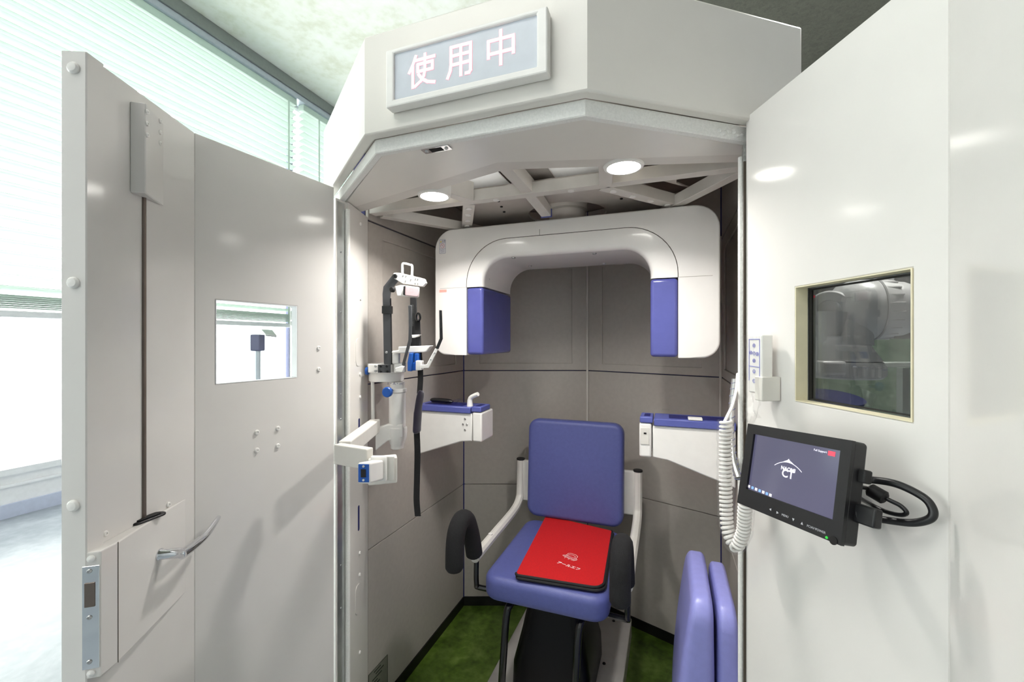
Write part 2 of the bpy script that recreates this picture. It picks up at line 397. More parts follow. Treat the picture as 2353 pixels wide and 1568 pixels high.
def blind(y0, y1, label):
    x = XW + 0.075; th = thing('window_blind', label, 'blind', (x, (y0 + y1) / 2, 1.40), 'window blinds')
    part('headrail', box(B(), (x - 0.04, y0, 4.115), (x + 0.045, y1, 4.188)), M_SLAT, th, 0.004)
    bm = B(); z = 1.62; n = 0
    while z < 4.10:
        c, s = math.cos(math.radians(17)) * 0.045, math.sin(math.radians(17)) * 0.045
        pts = [V((x - c, y0, z - s)), V((x, y0, z + 0.006)), V((x + c, y0, z + s)), V((x + c, y0, z + s - 0.002)), V((x, y0, z + 0.004)), V((x - c, y0, z - s - 0.002))]
        prism(bm, pts, (0, y1 - y0, 0)); z += 0.079
    part('slats', bm, M_SLAT, th, smooth=False)
    bm = B()
    for k in range(7): box(bm, (x - 0.045, y0, 1.478 + 0.014 * k), (x + 0.045, y1, 1.486 + 0.014 * k))
    part('stacked_slats', bm, M_SLAT, th, smooth=False)
    part('bottom_rail', box(B(), (x - 0.04, y0, 1.415), (x + 0.04, y1, 1.46)), M_FRAME, th, 0.006)
    for y in (y0 + 0.25, (y0 + y1) / 2, y1 - 0.12):
        bm = B(); box(bm, (x + 0.046, y - 0.012, 1.46), (x + 0.048, y + 0.012, 4.12))
        part('ladder_tape', bm, M_SLAT, th, smooth=False)
blind(-2.9, 3.97, 'long pale green venetian blind lowered halfway along the bright window, left of the mullion')
blind(4.07, 6.3, 'shorter pale green venetian blind beside the booth canopy, beyond the dark mullion')

# ---------------------------------------------------------------- booth shell
XL, XR, YC, AP = -0.909, 0.189, 1.808, (-0.36, 2.010)
def mx(p): return (-0.72 - p[0], p[1])
booth = thing('x_ray_booth', 'cream metal x-ray booth with two folding doors standing wide open', 'booth', (-0.36, 1.3, 0))
def panel_wall(p0, p1, nrm):
    d = (V(p1) - V(p0)); L = d.length; d /= L; n = V(nrm)
    back = B(); a = V(p0) + n * 0.012; b = V(p1) + n * 0.012
    frame_panel(back, a, b, 0.0, 1.86, n * 0.045)
    part('wall_backing', back, M_NAVY, booth, smooth=False)
    g = 0.0014
    for z0, z1 in ((0.045, 0.5735), (0.5765, 1.1085), (1.642, 1.858)):
        part('wall_panel', frame_panel(B(), V(p0) + d * g, V(p1) - d * g, z0, z1, n * 0.011), M_WALL, booth, 0.0008, 1, smooth=False)
    m = 0.075
    up = part('wall_panel', frame_panel(B(), V(p0) + d * g + n * 0.007, V(p1) - d * g + n * 0.007, 1.1125, 1.637, n * 0.0045), M_WALL, booth, smooth=False)
    part('panel_frame', frame_panel(B(), V(p0) + d * g, V(p1) - d * g, 1.1125, 1.637, n * 0.0068, (m, L - m, 1.145, 1.592)), M_WALL, up, 0.002, 2, smooth=False)
    part('baseboard', frame_panel(B(), V(p0) - n * 0.004, V(p1) - n * 0.004, 0.0015, 0.044, n * 0.012), M_BASEB, booth, smooth=False)
panel_wall((XL, 1.128), (XL, YC), (-1, 0))
panel_wall((XL, YC), AP, V((AP[1] - YC) * V((-1, 0)).x and (-(AP[1] - YC), AP[0] - XL)).normalized())
panel_wall(AP, (XR, YC), V((AP[1] - YC, XR - AP[0])).normalized())
panel_wall((XR, YC), (XR, 1.128), (1, 0))
bm = B(); disc(bm, (AP[0], AP[1] - 0.006, 0.6), (0, 0, 1), 0.005, 1.05, 8); part('corner_strip', bm, M_RAIL, booth)
bm = B(); disc(bm, (XR - 0.004, YC - 0.004, 0.6), (0, 0, 1), 0.005, 1.05, 8); part('corner_strip', bm, M_RAIL, booth)
for cx_, cy_ in ((XL - 0.006, YC + 0.008), (XR + 0.006, YC + 0.008), (AP[0], AP[1] + 0.012)):
    bm = B(); disc(bm, (cx_, cy_, 0.0), (0, 0, 1), 0.012, 1.86, 12); part('corner_filler', bm, M_NAVY, booth)  # navy corner rods, added to block light leaking through the corner gaps
part('booth_floor', zprism and (lambda b: (zprism(b, [(XL, 1.06), (-0.62, 0.80), (-0.10, 0.80), (XR, 1.06), (XR, YC), AP, (XL, YC)], 0.001, 0.004), b)[1])(B()), M_GREEN, booth, smooth=False)
# outer cladding
for p, q in (((-0.971, 1.128), (-0.971, 1.86)), ((0.251, 1.128), (0.251, 1.86))):
    k_ = 0.004 if p[0] > 0 else -0.004
    part('outer_cladding', frame_panel(B(), (p[0] - k_, p[1]), (q[0] - k_, q[1]), 0.0, 1.86, (k_, 0)), M_CREAM, booth, smooth=False)
# jambs, hinge strips, felt
JL = [(-0.909, 1.128), (-0.860, 0.984), (-0.866, 0.978), (-0.866, 0.940), (-0.971, 1.012), (-0.971, 1.128)]
for k in (0, 1):
    f = (lambda p: p) if k == 0 else mx
    bm = B(); zprism(bm, [f(p) for p in JL], 0.0, 1.648); jb = part('door_jamb', bm, M_CREAM, booth, 0.0015, 1, smooth=False)
    bm = B(); sx = 0.0015 if k == 0 else -0.0015
    a, b = f((-0.866, 0.945)), f((-0.866, 0.972)); frame_panel(bm, a, b, 0.01, 1.64, (sx, 0)); part('hinge_strip', bm, M_STRIP, jb, smooth=False)
    c = f((-0.859, 0.979)); bm = B(); tube(bm, [(c[0], c[1], 0.01), (c[0], c[1], 1.0), (c[0], c[1], 1.625)], 0.0065, 10)
    part('felt_gasket', bm, M_FELT, jb)
# left jamb fittings
fd = (V(JL[1]) - V(JL[0])).normalized(); fn = V((-fd.y, fd.x)); fn = fn if fn.x > 0 else -fn
jambs = [o for o in booth.children if o.name.startswith('door_jamb')]
JL0 = jambs[0]; FN3 = V((fn.x, fn.y, 0)); FD3 = V((fd.x, fd.y, 0))
def onflange(px, py): return onplane(px, py, (JL[0][0], JL[0][1], 0), FN3)
for px, py in ((828, 515), (828, 687), (827, 860), (827, 913), (826, 1271), (826, 1321), (826, 1500)):
    part('screw', screw_bm(onflange(px, py), FN3, 0.0052), M_WHITE, JL0)
for px, y0, y1 in ((825, 962, 986), (824, 1162, 1220)):
    a, b = onflange(px, y0), onflange(px, y1); bm = B()
    plate2d(bm, rrect(0.011, (a - b).length, 0.005), (a + b) / 2, FD3, UP, FN3 * 0.0008); part('slot', bm, M_NAVY, JL0, smooth=False)
for px, y0, y1 in ((823, 778, 842), (822, 1344, 1410)):
    a, b = onflange(px, y0), onflange(px, y1); bm = B()
    plate2d(bm, rrect(0.04, (a - b).length, 0.018), (a + b) / 2, FD3, UP, FN3 * 0.0015); part('blank_cover', bm, M_CREAM, JL0, 0.0005, 1)
for z in (1.50, 1.33, 1.10, 1.03, 0.62, 0.50, 0.2):
    part('rivet', screw_bm(V((-0.8645, 0.958, z)), V((1, 0, 0)), 0.0028), M_STEEL, JL0)
# canopy
CZ0, CZ1 = 1.675, 1.88
OL = [(-0.971, 1.004), (-0.591, 0.723), (-0.130, 0.723), (0.251, 1.004)]
def inset(P, d):
    out = []
    for i, p in enumerate(P):
        ns = []
        if i > 0: e = (V(P[i]) - V(P[i - 1])).normalized(); ns.append(V((-e.y, e.x)))
        if i < len(P) - 1: e = (V(P[i + 1]) - V(P[i])).normalized(); ns.append(V((-e.y, e.x)))
        if len(ns) == 2: m = (ns[0] + ns[1]).normalized(); m = m * (d / m.dot(ns[0]))
        else: m = ns[0] * d
        out.append((p[0] + m.x, p[1] + m.y))
    return out
IL = inset(OL, 0.024); IL2 = inset(OL, 0.040)
part('roof', (lambda b: (zprism(b, [(IL[0][0] + 0.012, 1.02), (IL[1][0] + 0.002, IL[1][1] + 0.002), (IL[2][0] - 0.002, IL[2][1] + 0.002), (IL[3][0] - 0.012, 1.02), (0.235, 1.86), (-0.36, 2.06), (-0.955, 1.86)], 1.862, 1.876), b)[1])(B()), M_ROOF, booth, smooth=False)
can = part('canopy', (lambda b: (zprism(b, OL + IL[::-1], CZ0, CZ1), b)[1])(B()), M_CANOPY, booth, 0.004, 2, smooth=True, ang=20)
gk = B(); zprism(gk, IL + IL2[::-1], 1.646, 1.6765)
gask = part('felt_gasket', gk, M_FELT, booth, 0.002, 1, smooth=False)
# torn felt end by the right post
bm = B()
for k in range(9):
    c = V(IL[3]) + (V(IL[2]) - V(IL[3])) * (0.275 + 0.014 * k + random.uniform(-.004, .004)); s = random.uniform(0.004, 0.0075)
    lathe(bm, V3(c, 1.652 + random.uniform(-.004, .010)), V((random.uniform(-.5, .5), -1, random.uniform(-.6, .2))), [(0.002, -.012), (s, -0.006), (s * 0.8, 0.003), (0.001, 0.006)], 8)
part('torn_felt', bm, M_FELT, gask)
VE = [(-0.905, 1.04), (-0.36, 0.886), (0.185, 1.04)]
sof = part('soffit', (lambda b: (zprism(b, [(IL2[0][0] + 0.02, 1.03), IL2[1], IL2[2], (IL2[3][0] - 0.02, 1.03)] + [(0.185, 1.038), (-0.36, 0.884), (-0.905, 1.038)], 1.649, 1.674), b)[1])(B()), M_CANOPY, booth, 0.001, 1, smooth=False)
bm = B(); zprism(bm, [(-0.905, 1.04), (-0.36, 0.886), (0.185, 1.04), (0.185, 1.086), (-0.36, 0.934), (-0.905, 1.086)], 1.652, 1.69)
part('soffit_rail', bm, M_RAIL, booth, 0.001, 1, smooth=False)
# strike plate
c0 = onZ(1003, 342, 1.648); bm = B(); plate2d(bm, fillet([(-0.032, -0.0105), (0.032, -0.0105), (0.032, 0.0105), (-0.032, 0.0105)], 0.002, 2), c0, (1, 0, 0), (0, 1, 0), (0, 0, -0.0022))
sp = part('strike_plate', bm, M_CHROME, booth, 0.0004, 1)
part('strike_opening', box(B(), (c0.x - 0.014, c0.y - 0.007, 1.6452), (c0.x + 0.014, c0.y + 0.007, 1.6459)), M_DARKGAP, sp, smooth=False)
for dx in (-0.023, 0.023): part('screw', screw_bm(V((c0.x + dx, c0.y, 1.6459)), V((0, 0, -1)), 0.004), M_STEEL, sp)
# ceiling frame
def rail(name, p, q, wd, z0, z1, m=M_RAIL):
    p, q = V(p), V(q); d = (q - p).normalized(); n = V((-d.y, d.x)) * wd; bm = B(); frame_panel(bm, p - n / 2, q - n / 2, z0, z1, n)
    return part(name, bm, m, booth, 0.001, 1, smooth=False)
RZ0, RZ1 = 1.660, 1.692
rail('ceiling_rail', (-0.905, 1.145), (0.185, 1.145), 0.032, RZ0, RZ1)
rail('ceiling_rail', (-0.60, 1.00), (-0.545, 1.13), 0.030, RZ0 - 0.003, RZ1 + 0.02)
rail('ceiling_rail', (-0.135, 0.99), (-0.155, 1.13), 0.034, RZ0 - 0.003, RZ1 + 0.02)
rc1 = rail('ceiling_rail', (-0.565, 1.162), (-0.690, 1.40), 0.036, RZ0, RZ1)
rc2 = rail('ceiling_rail', (-0.165, 1.162), (0.02, 1.40), 0.036, RZ0, RZ1)
rail('ceiling_rail', (0.165, 1.165), (0.01, 1.40), 0.030, RZ0 - 0.004, RZ1 - 0.004)
rail('ceiling_rail', (-0.885, 1.165), (-0.715, 1.42), 0.030, RZ0 - 0.004, RZ1 - 0.004)
# centre bracket that steps down to the turning head
bm = B(); prism(bm, [(-0.388, 0.925, 1.665), (-0.388, 1.12, 1.665), (-0.388, 1.33, 1.652), (-0.388, 1.33, 1.682), (-0.388, 1.14, 1.705), (-0.388, 0.925, 1.705)], (0.032, 0, 0))
cb = part('centre_bracket', bm, M_RAIL, booth, 0.001, 1, smooth=False)
part('blue_tape', box(B(), (-0.390, 1.331, 1.650), (-0.354, 1.337, 1.676)), M_TRAYBLUE, cb, smooth=False)
for k in range(4):
    p = V((-0.565, 1.162)).lerp(V((-0.690, 1.40)), 0.12 + 0.25 * k); part('rivet', (lambda b: disc(b, V3(p, RZ0), (0, 0, -1), 0.009, 0.003, 12))(B()), M_WHITE, rc1)
    p = V((-0.165, 1.162)).lerp(V((0.02, 1.40)), 0.12 + 0.25 * k); part('rivet', (lambda b: disc(b, V3(p, RZ0), (0, 0, -1), 0.009, 0.003, 12))(B()), M_WHITE, rc2)
for x in (-0.47, -0.25): part('rivet', (lambda b: disc(b, (x, 1.145, RZ0), (0, 0, -1), 0.009, 0.003, 12))(B()), M_WHITE, booth)
# hub plate with a round opening
bm = B()
outer = [(-0.575, 1.15), (-0.155, 1.15), (0.02, 1.42), (-0.13, 1.70), (-0.59, 1.70), (-0.72, 1.42)]
HUB = V((-0.335, 1.47)); ov = [bm.verts.new((p[0], p[1], 1.695)) for p in outer]
iv = [bm.verts.new((HUB.x + 0.135 * math.cos(2 * PI * k / 32), HUB.y + 0.135 * math.sin(2 * PI * k / 32), 1.695)) for k in range(32)]
es = [bm.edges.new((L_[i], L_[(i + 1) % len(L_)])) for L_ in (ov, iv) for i in range(len(L_))]
bmesh.ops.triangle_fill(bm, edges=es, use_beauty=True)
r_ = bmesh.ops.extrude_face_region(bm, geom=bm.faces[:]); bmesh.ops.translate(bm, verts=[g for g in r_['geom'] if isinstance(g, bmesh.types.BMVert)], vec=(0, 0, 0.008))
hp = part('hub_plate', bm, M_HUB, booth, smooth=False)
for k in range(4):
    for s in (-1, 1):
        part('bolt', (lambda b: disc(b, (HUB.x + s * (0.16 + 0.012 * k), 1.20 + 0.055 * k, 1.695), (0, 0, -1), 0.0045, 0.003, 10))(B()), M_BLACKM, hp)
bm = B(); zprism(bm, [(-0.10, 1.175), (0.02, 1.175), (0.02, 1.30), (0.06, 1.36)], 1.70, 1.704); part('gusset_plate', bm, M_HUB, booth, smooth=False)
part('bay_panel', box(B(), (-0.90, 1.045, 1.705), (-0.60, 1.13, 1.71)), M_RAIL, booth, smooth=False)
part('bay_panel', box(B(), (-0.12, 1.02, 1.705), (0.18, 1.13, 1.71)), M_RAIL, booth, smooth=False)
part('bay_panel', box(B(), (-0.435, 0.95, 1.716), (-0.305, 1.24, 1.72)), M_HUB, booth, smooth=False)
for xa, xb in ((-0.575, -0.44), (-0.30, -0.165)):
    part('light_diffuser', box(B(), (xa, 0.955, 1.712), (xb, 1.22, 1.715)), M_DIFF, booth, smooth=False)
    l_ = area('bay_fill_light', ((xa + xb) / 2, 1.04, 1.80), ((xa + xb) / 2, 1.04, 1.0), 0.12, 0.35, (1, 0.99, 0.97), size_y=0.12)  # unseen light added above the white panel to brighten it from behind

# doors
def door_window(door, P, s0, s1, za, zb, t, glass, liner):
    d = (V(P[1]) - V(P[0])).normalized(); t = V(t)
    a = V(P[0]) + d * (s0 + 0.001) + t * 0.66; b = V(P[0]) + d * (s1 - 0.001) + t * 0.66
    part('window_pane', frame_panel(B(), a, b, za + 0.001, zb - 0.001, t * 0.14), glass, door, smooth=False)
    e = 0.0016
    a = V(P[0]) + d * (s0 + 0.0004) - t * 0.012; b = V(P[0]) + d * (s1 - 0.0004) - t * 0.012; L = (b - a).length
    part('window_lining', frame_panel(B(), a, b, za + 0.0004, zb - 0.0004, t * 0.62, (e, L - e, za + e, zb - e)), liner, door, smooth=False)
DZ0, DZ1 = 0.03, 1.674
# left leaf
HL = V((-0.866, 0.934)); dL1 = V((-0.113, -0.9936)).normalized(); sC = s_at(447, HL, dL1); CL = HL + dL1 * sC
dL2 = V((0.415, -0.910)).normalized(); sE = s_at(190, CL, dL2); EL = CL + dL2 * sE
nL1 = V((0.9936, -0.113)).normalized(); nL2 = V((0.910, 0.415)).normalized()     # inward normals
TH = 0.03
bm = B()
w0, w1 = s_at(495, HL, dL1), s_at(683, HL, dL1)
zt = onplane(590, 696, (HL.x, HL.y, 0), V((nL1.x, nL1.y, 0))).z; zb_ = onplane(590, 876, (HL.x, HL.y, 0), V((nL1.x, nL1.y, 0))).z
frame_panel(bm, HL, CL, DZ0, DZ1, -nL1 * TH, (w1, w0, zb_, zt))
s23 = s_at(232, CL, dL2); REC = nL2 * -0.006
frame_panel(bm, CL + REC * 0, CL + dL2 * s23, DZ0, DZ1, -nL2 * TH)
frame_panel(bm, CL + dL2 * s23 + nL2 * 0.005, EL + nL2 * 0.005, DZ0, DZ1, -nL2 * (TH + 0.005))
leftdoor = part('door', bm, M_DOOR, booth, 0.0015, 1, smooth=False, label='left folding door leaf with small window and lever handle')
door_window(leftdoor, (HL, CL), w1, w0, zb_, zt, -nL1 * TH, M_PANE, M_FRAME)
N1 = V((nL1.x, nL1.y, 0)); N2 = V((nL2.x, nL2.y, 0)); D2 = V((dL2.x, dL2.y, 0))
for px, py in ((732, 800), (732, 849), (590, 994), (638, 985), (590, 1035), (638, 1025)):
    part('screw', screw_bm(onplane(px, py, V3(HL, 0), N1), N1, 0.0058), M_WHITE, leftdoor)
# end caps on the free edge
for z in (1.648, 1.335, 1.01, 0.62):
    c = EL - nL2 * 0.012; part('bolt_cap', (lambda b: lathe(b, V3(c, z), D2, [(0.0085, 0), (0.0085, 0.002), (0.006, 0.0045), (0.0, 0.0052)], 16, False))(B()), M_WHITE, leftdoor)
# latch cover
LZ0, LZ1 = 0.754, 0.940
Bp, Sp, Ap = onZ(231, 1267, LZ1), onZ(271, 1246, LZ1), CL + dL2 * s_at(427, CL, dL2)
bm = B(); poly = [(EL.x, EL.y), (Bp.x, Bp.y), (Sp.x, Sp.y), (Ap.x, Ap.y)]
zprism(bm, poly, LZ0, LZ1); lc = part('latch_cover', bm, M_DOOR, leftdoor, 0.002, 2, smooth=False)
fS = V((Sp.x, Sp.y)); fd_ = (V((Ap.x, Ap.y)) - fS).normalized(); fnn = V((-fd_.y, fd_.x)); fnn = fnn if fnn.x > 0 else -fnn
FN = V((fnn.x, fnn.y, 0)); FDv = V((fd_.x, fd_.y, 0))
bm = B(); frame_panel(bm, fS - fd_ * 0.0005 + fnn * 0.0001, fS + fd_ * 0.0006 + fnn * 0.0001, LZ0, LZ1, fnn * 0.0004); part('seam', bm, M_GROOVE, leftdoor, smooth=False)
for px, py in ((386, 1160), (241, 1227)):
    part('screw', screw_bm(onplane(px, py, V3(CL, 0), N2), N2, 0.0048), M_WHITE, leftdoor)
# lock plate on the end face of the cover
e0, e1 = V((EL.x, EL.y)), V((Bp.x, Bp.y)); ed = (e1 - e0).normalized(); en = V((ed.y, -ed.x)); en = en if en.y < 0 else -en
EN = V((en.x, en.y, 0)); ED = V((ed.x, ed.y, 0))
def onend(px, py): return onplane(px, py, V3(e0, 0), EN)
a, b = onend(190, 1303), onend(230, 1533)
uw = (V((b.x, b.y)) - V((a.x, a.y))).length
bm = B(); obox(bm, V((a.x, a.y, b.z)), V((b.x - a.x, b.y - a.y, 0)), V((0, 0, a.z - b.z)), EN * 0.0015); lp = part('lock_plate', bm, M_CHROME, leftdoor, 0.0003, 1, smooth=False)
a2, b2 = onend(196, 1340), onend(220, 1392); bm = B(); obox(bm, V((a2.x, a2.y, b2.z)) + EN * 0.0016, V((b2.x - a2.x, b2.y - a2.y, 0)), V((0, 0, a2.z - b2.z)), EN * 0.0012); part('latch_bolt', bm, M_DKSTEEL, leftdoor, 0.0003, 1, smooth=False)
for py in (1312, 1418, 1520): part('screw', screw_bm(onend(207, py) + EN * 0.0015, EN, 0.0032), M_STEEL, leftdoor)
for py in (1284, 1547): part('bolt_cap', (lambda b: lathe(b, onend(210, py), EN, [(0.005, 0), (0.005, 0.002), (0, 0.004)], 14, False))(B()), M_WHITE, leftdoor)
# lever handle
hb = onplane(366, 1275, V3(fS, 0), FN)
st = hb + FN * 0.038
bm = B(); lathe(bm, hb, FN, [(0.0105, 0), (0.0105, 0.003), (0.0088, 0.005), (0.0088, 0.036), (0.0085, 0.043)], 18)
lev = smoothpath([st - FDv * 0.006, st + FDv * 0.02 + FN * 0.004, st + FDv * 0.06 + FN * 0.008 + UP * 0.003, st + FDv * 0.10 + FN * 0.006 + UP * 0.010, st + FDv * 0.122 + FN * 0.004 + UP * 0.014], 6)
tube(bm, lev, [0.0095 - 0.0055 * (i / (len(lev) - 1)) for i in range(len(lev))], 12)
part('door_handle', bm, M_CHROME, leftdoor, ang=50, label='chrome lever handle')

# upper cover, link rod, grommet
sU0, sU1 = s_at(298, CL, dL2), s_at(376, CL, dL2); U0 = CL + dL2 * sU0; U1 = CL + dL2 * sU1; UF = U0 + nL2 * 0.022 - dL2 * 0.004
bm = B(); zprism(bm, [(U0.x, U0.y), (UF.x, UF.y), (U1.x, U1.y)], 1.497, 1.648); uc = part('rod_cover', bm, M_DOOR, leftdoor, 0.0015, 1, smooth=False)
ufd = (U1 - UF).normalized(); ufn = V((-ufd.y, ufd.x)); ufn = ufn if ufn.x > 0 else -ufn; UN = V((ufn.x, ufn.y, 0))
for px, py in ((337, 257), (337, 284), (337, 310), (367, 278), (367, 304), (367, 329)):
    part('screw', screw_bm(onplane(px, py, V3(UF, 0), UN), UN, 0.0042), M_WHITE, leftdoor)
rp = onZ(331, 1192, LZ1 + 0.004); bm = B(); tube(bm, [rp, V3(rp, 1.25), V3(rp, 1.50)], 0.0032, 10); part('link_rod', bm, M_DKSTEEL, leftdoor)
gp = onZ(336, 1195, LZ1); ga, gb = onZ(297, 1210, LZ1), onZ(378, 1180, LZ1); gl = (gb - ga).length; gu = (gb - ga).normalized(); gv = UP.cross(gu)
bm = B(); plate2d(bm, rrect(gl, 0.022, 0.0105), (ga + gb) / 2, gu, gv, (0, 0, 0.004)); gr = part('rubber_grommet', bm, M_BLACK, leftdoor, 0.0015, 2)
bm = B(); plate2d(bm, rrect(gl * 0.72, 0.012, 0.0058), (ga + gb) / 2 + UP * 0.004, gu, gv, (0, 0, 0.002)); part('grommet_slit', bm, M_BLACKM, leftdoor, 0.0005, 1)

# right leaf
HR = V((0.1405, 0.937)); dR1 = V((0.433, -0.901)).normalized(); sCR = s_at(2182, HR, dR1); CR = HR + dR1 * sCR
dR2 = V((-0.187, -0.982)).normalized(); ER = CR + dR2 * 0.25; nR1 = V((-0.901, -0.433)).normalized(); nR2 = V((-0.982, 0.187)).normalized()
NR1 = V((nR1.x, nR1.y, 0)); DR1 = V((dR1.x, dR1.y, 0))
def onR(px, py, off=0.0): return onplane(px, py, V3(HR + nR1 * off, 0), NR1)
r0, r1 = s_at(1827, HR, dR1), s_at(2097, HR, dR1); zt, zb_ = onR(1827, 660).z, onR(1827, 922).z
bm = B(); frame_panel(bm, HR, CR, DZ0, DZ1 + 0.012, -nR1 * 0.034, (r0, r1, zb_, zt)); frame_panel(bm, CR, ER, DZ0, DZ1 + 0.012, -nR2 * 0.034)
rightdoor = part('door', bm, M_DOOR, booth, 0.0015, 1, smooth=False, label='right folding door leaf with dark tinted window')
door_window(rightdoor, (HR, CR), r0, r1, zb_, zt, -nR1 * 0.034, M_TINT, M_REVEAL)
d_ = dR1; a = HR + d_ * (r0 + 0.0035) - nR1 * 0.0215; b = HR + d_ * (r1 - 0.0035) - nR1 * 0.0215; L_ = (b - a).length
part('pane_gasket', frame_panel(B(), a, b, zb_ + 0.0035, zt - 0.0035, -nR1 * 0.003, (0.006, L_ - 0.002, zb_ + 0.0055, zt - 0.006)), M_BLACKM, rightdoor, smooth=False)
bm = B(); c = HR + dR1 * (-0.002) + nR1 * 0.004; frame_panel(bm, c, c + dR1 * 0.003, 0.02, 1.60, -nR1 * 0.03); part('door_edge_seal', bm, M_GROOVE, rightdoor, smooth=False)
bm = B(); c = V((0.133, 0.962)); frame_panel(bm, (0.1385, 0.948), (0.1385, 0.972), 0.01, 1.64, (0.004, 0)); part('worn_felt_strip', bm, M_FELTG, jambs[1], smooth=False)
# strip lamp reflection source is the room lighting; nameplate on the left wall
def onLW(px, py): return onX(px, py, XL)
lab = B(); pts = [onLW(846, 1552), onLW(890, 1504), onLW(890, 1600), onLW(846, 1650)]
lw = thing('rating_plate', 'grey rating plate low on the left booth wall near the floor', 'label', pts[0])
bm = B(); prism(bm, pts, (0.0012, 0, 0)); part('plate', bm, M_PLATELBL, lw, smooth=False)
bm = B()
ys = pts[0].y; yl = pts[1].y - pts[0].y; zt_ = pts[1].z
for k in range(9):
    y = ys + yl * random.uniform(0.1, 0.4); box(bm, (XL + 0.0012, y, zt_ - 0.012 - 0.011 * k), (XL + 0.0016, y + yl * random.uniform(0.2, 0.5), zt_ - 0.008 - 0.011 * k))
for y0, y1, z0, z1 in ((0, .02, -.2, 0), (.98, 1, -.2, 0), (0, 1, -0.0015, 0)):
    box(bm, (XL + 0.0012, ys + yl * y0, zt_ + z0), (XL + 0.0016, ys + yl * y1, zt_ + z1))
part('printed_lines', bm, M_INKDK, lw, smooth=False)

# ---------------------------------------------------------------- sign
SY = 0.699
def oS(px, py): return onY(px, py, SY)
x0 = oS(886, 200).x; x1 = oS(1258, 100).x; z0 = (oS(887, 250).z + oS(1258, 163).z) / 2; z1 = oS(884, 117).z
sg = thing('illuminated_sign', 'lit sign box with three pink-white characters on the canopy front', 'sign', ((x0 + x1) / 2, SY + 0.012, (z0 + z1) / 2))
ix0, ix1 = oS(904, 180).x, oS(1233, 80).x; iz0, iz1 = (oS(906, 232).z + oS(1233, 148).z) / 2, oS(902, 122).z
part('sign_frame', frame_panel(B(), (x0, SY), (x1, SY), z0, z1, (0, 0.0235), (ix0 - x0, ix1 - x0, iz0, iz1)), M_WHITE, sg, 0.003, 2, smooth=False)
part('sign_panel', box(B(), (ix0, SY + 0.005, iz0), (ix1, SY + 0.010, iz1)), M_SIGNPANEL, sg, smooth=False)
GLYPH = {
 'use': [[(-.22, .46), (-.33, .22), (-.47, .0)], [(-.335, .2), (-.335, -.48)], [(-.21, .33), (.48, .33)], [(-.14, .19), (.41, .19), (.41, -.03), (-.14, -.03), (-.14, .19)], [(.13, .46), (.13, -.02), (.09, -.19), (-.02, -.33), (-.24, -.46)], [(-.11, -.12), (.02, -.28), (.22, -.40), (.48, -.46)]],
 'work': [[(-.33, .42), (.36, .42), (.36, -.38), (.31, -.445), (.20, -.445)], [(-.33, .42), (-.33, -.08), (-.36, -.28), (-.45, -.47)], [(-.33, .155), (.36, .155)], [(-.33, -.11), (.36, -.11)], [(.02, .42), (.02, -.46)]],
 'middle': [[(-.41, -.23), (-.41, .25), (.41, .25), (.41, -.23)], [(-.41, -.13), (.41, -.13)], [(0, .48), (0, -.48)]]}
for ch, px, py in (('use', 969, 161), ('work', 1058, 137), ('middle', 1151, 109)):
    c = onY(px, py, SY + 0.0049); gl_ = [[(a * 0.058, b * 0.062) for a, b in l] for l in GLYPH[ch]]
    part('character_edge', strokes_bm(gl_, 0.0066, c, (1, 0, 0), (0, 0, 1), 0.0005), M_SIGNEDGE, sg, smooth=False)
    part('character', strokes_bm(gl_, 0.0047, c - V((0, 0.0006, 0)), (1, 0, 0), (0, 0, 1), 0.0005), M_SIGNTEXT, sg, smooth=False)

# ---------------------------------------------------------------- downlights
for (x, y), lb in (((-0.634, 1.076), 'round lit downlight in the booth ceiling on the left, above the head support'), ((-0.106, 1.054), 'round lit downlight in the booth ceiling on the right, above the right x-ray head')):
    q_ = onZ(998, 453, 1.6465) if x < -0.4 else onZ(1433, 387, 1.6465); x, y = q_.x, q_.y
    d = thing('downlight', lb, 'ceiling light', (x, y, 1.66), 'booth downlights')
    bm = B(); lathe(bm, (x, y, 1.6945), (0, 0, -1), [(0.0465, 0), (0.0465, 0.041), (0.044, 0.047), (0.038, 0.048), (0.0365, 0.046)], 32, False); part('ring', bm, M_WHITE, d)
    bm = B(); disc(bm, (x, y, 1.649), (0, 0, -1), 0.0362, 0.002, 32); part('lens', bm, M_LAMP, d)

# ---------------------------------------------------------------- x-ray gantry
GY0, GY1 = 1.36, 1.645
gan = thing('x_ray_gantry', 'white u-shaped x-ray arm with two blue heads hanging inside the booth', 'x-ray machine', (-0.335, 1.47, 1.66))
def gprof(pts2, bev, keep):
    bm = B(); a, b = prism(bm, [V((p[0], GY0, p[1])) for p in pts2], (0, GY1 - GY0, 0)); bm.edges.ensure_lookup_table()
    es = []
    for L_ in (a, b):
        n = len(L_)
        for i in range(n):
            if keep(pts2[i]) and keep(pts2[(i + 1) % n]):
                e = bm.edges.get((L_[i], L_[(i + 1) % n])); 
                if e: es.append(e)
    bmesh.ops.recalc_face_normals(bm, faces=bm.faces)
    bmesh.ops.bevel(bm, geom=es, offset=bev, segments=5, profile=0.5, affect='EDGES', clamp_overlap=True)
    return bm
gx0, gx1, gsl, gsr, gol, gor_ = -0.800, 0.139, -0.672, 0.026, -0.608, -0.053
gzb, gzt, gsz, goz = 1.200, 1.651, 1.601, 1.536
sh = fillet([(gx0, gzb), (gx0, gzt), (gx1, gzt), (gx1, gzb), (gsr, gzb), (gsr, gsz), (gsl, gsz), (gsl, gzb)], [0.045, 0.07, 0.07, 0.05, 0, 0.15, 0.15, 0], 8)
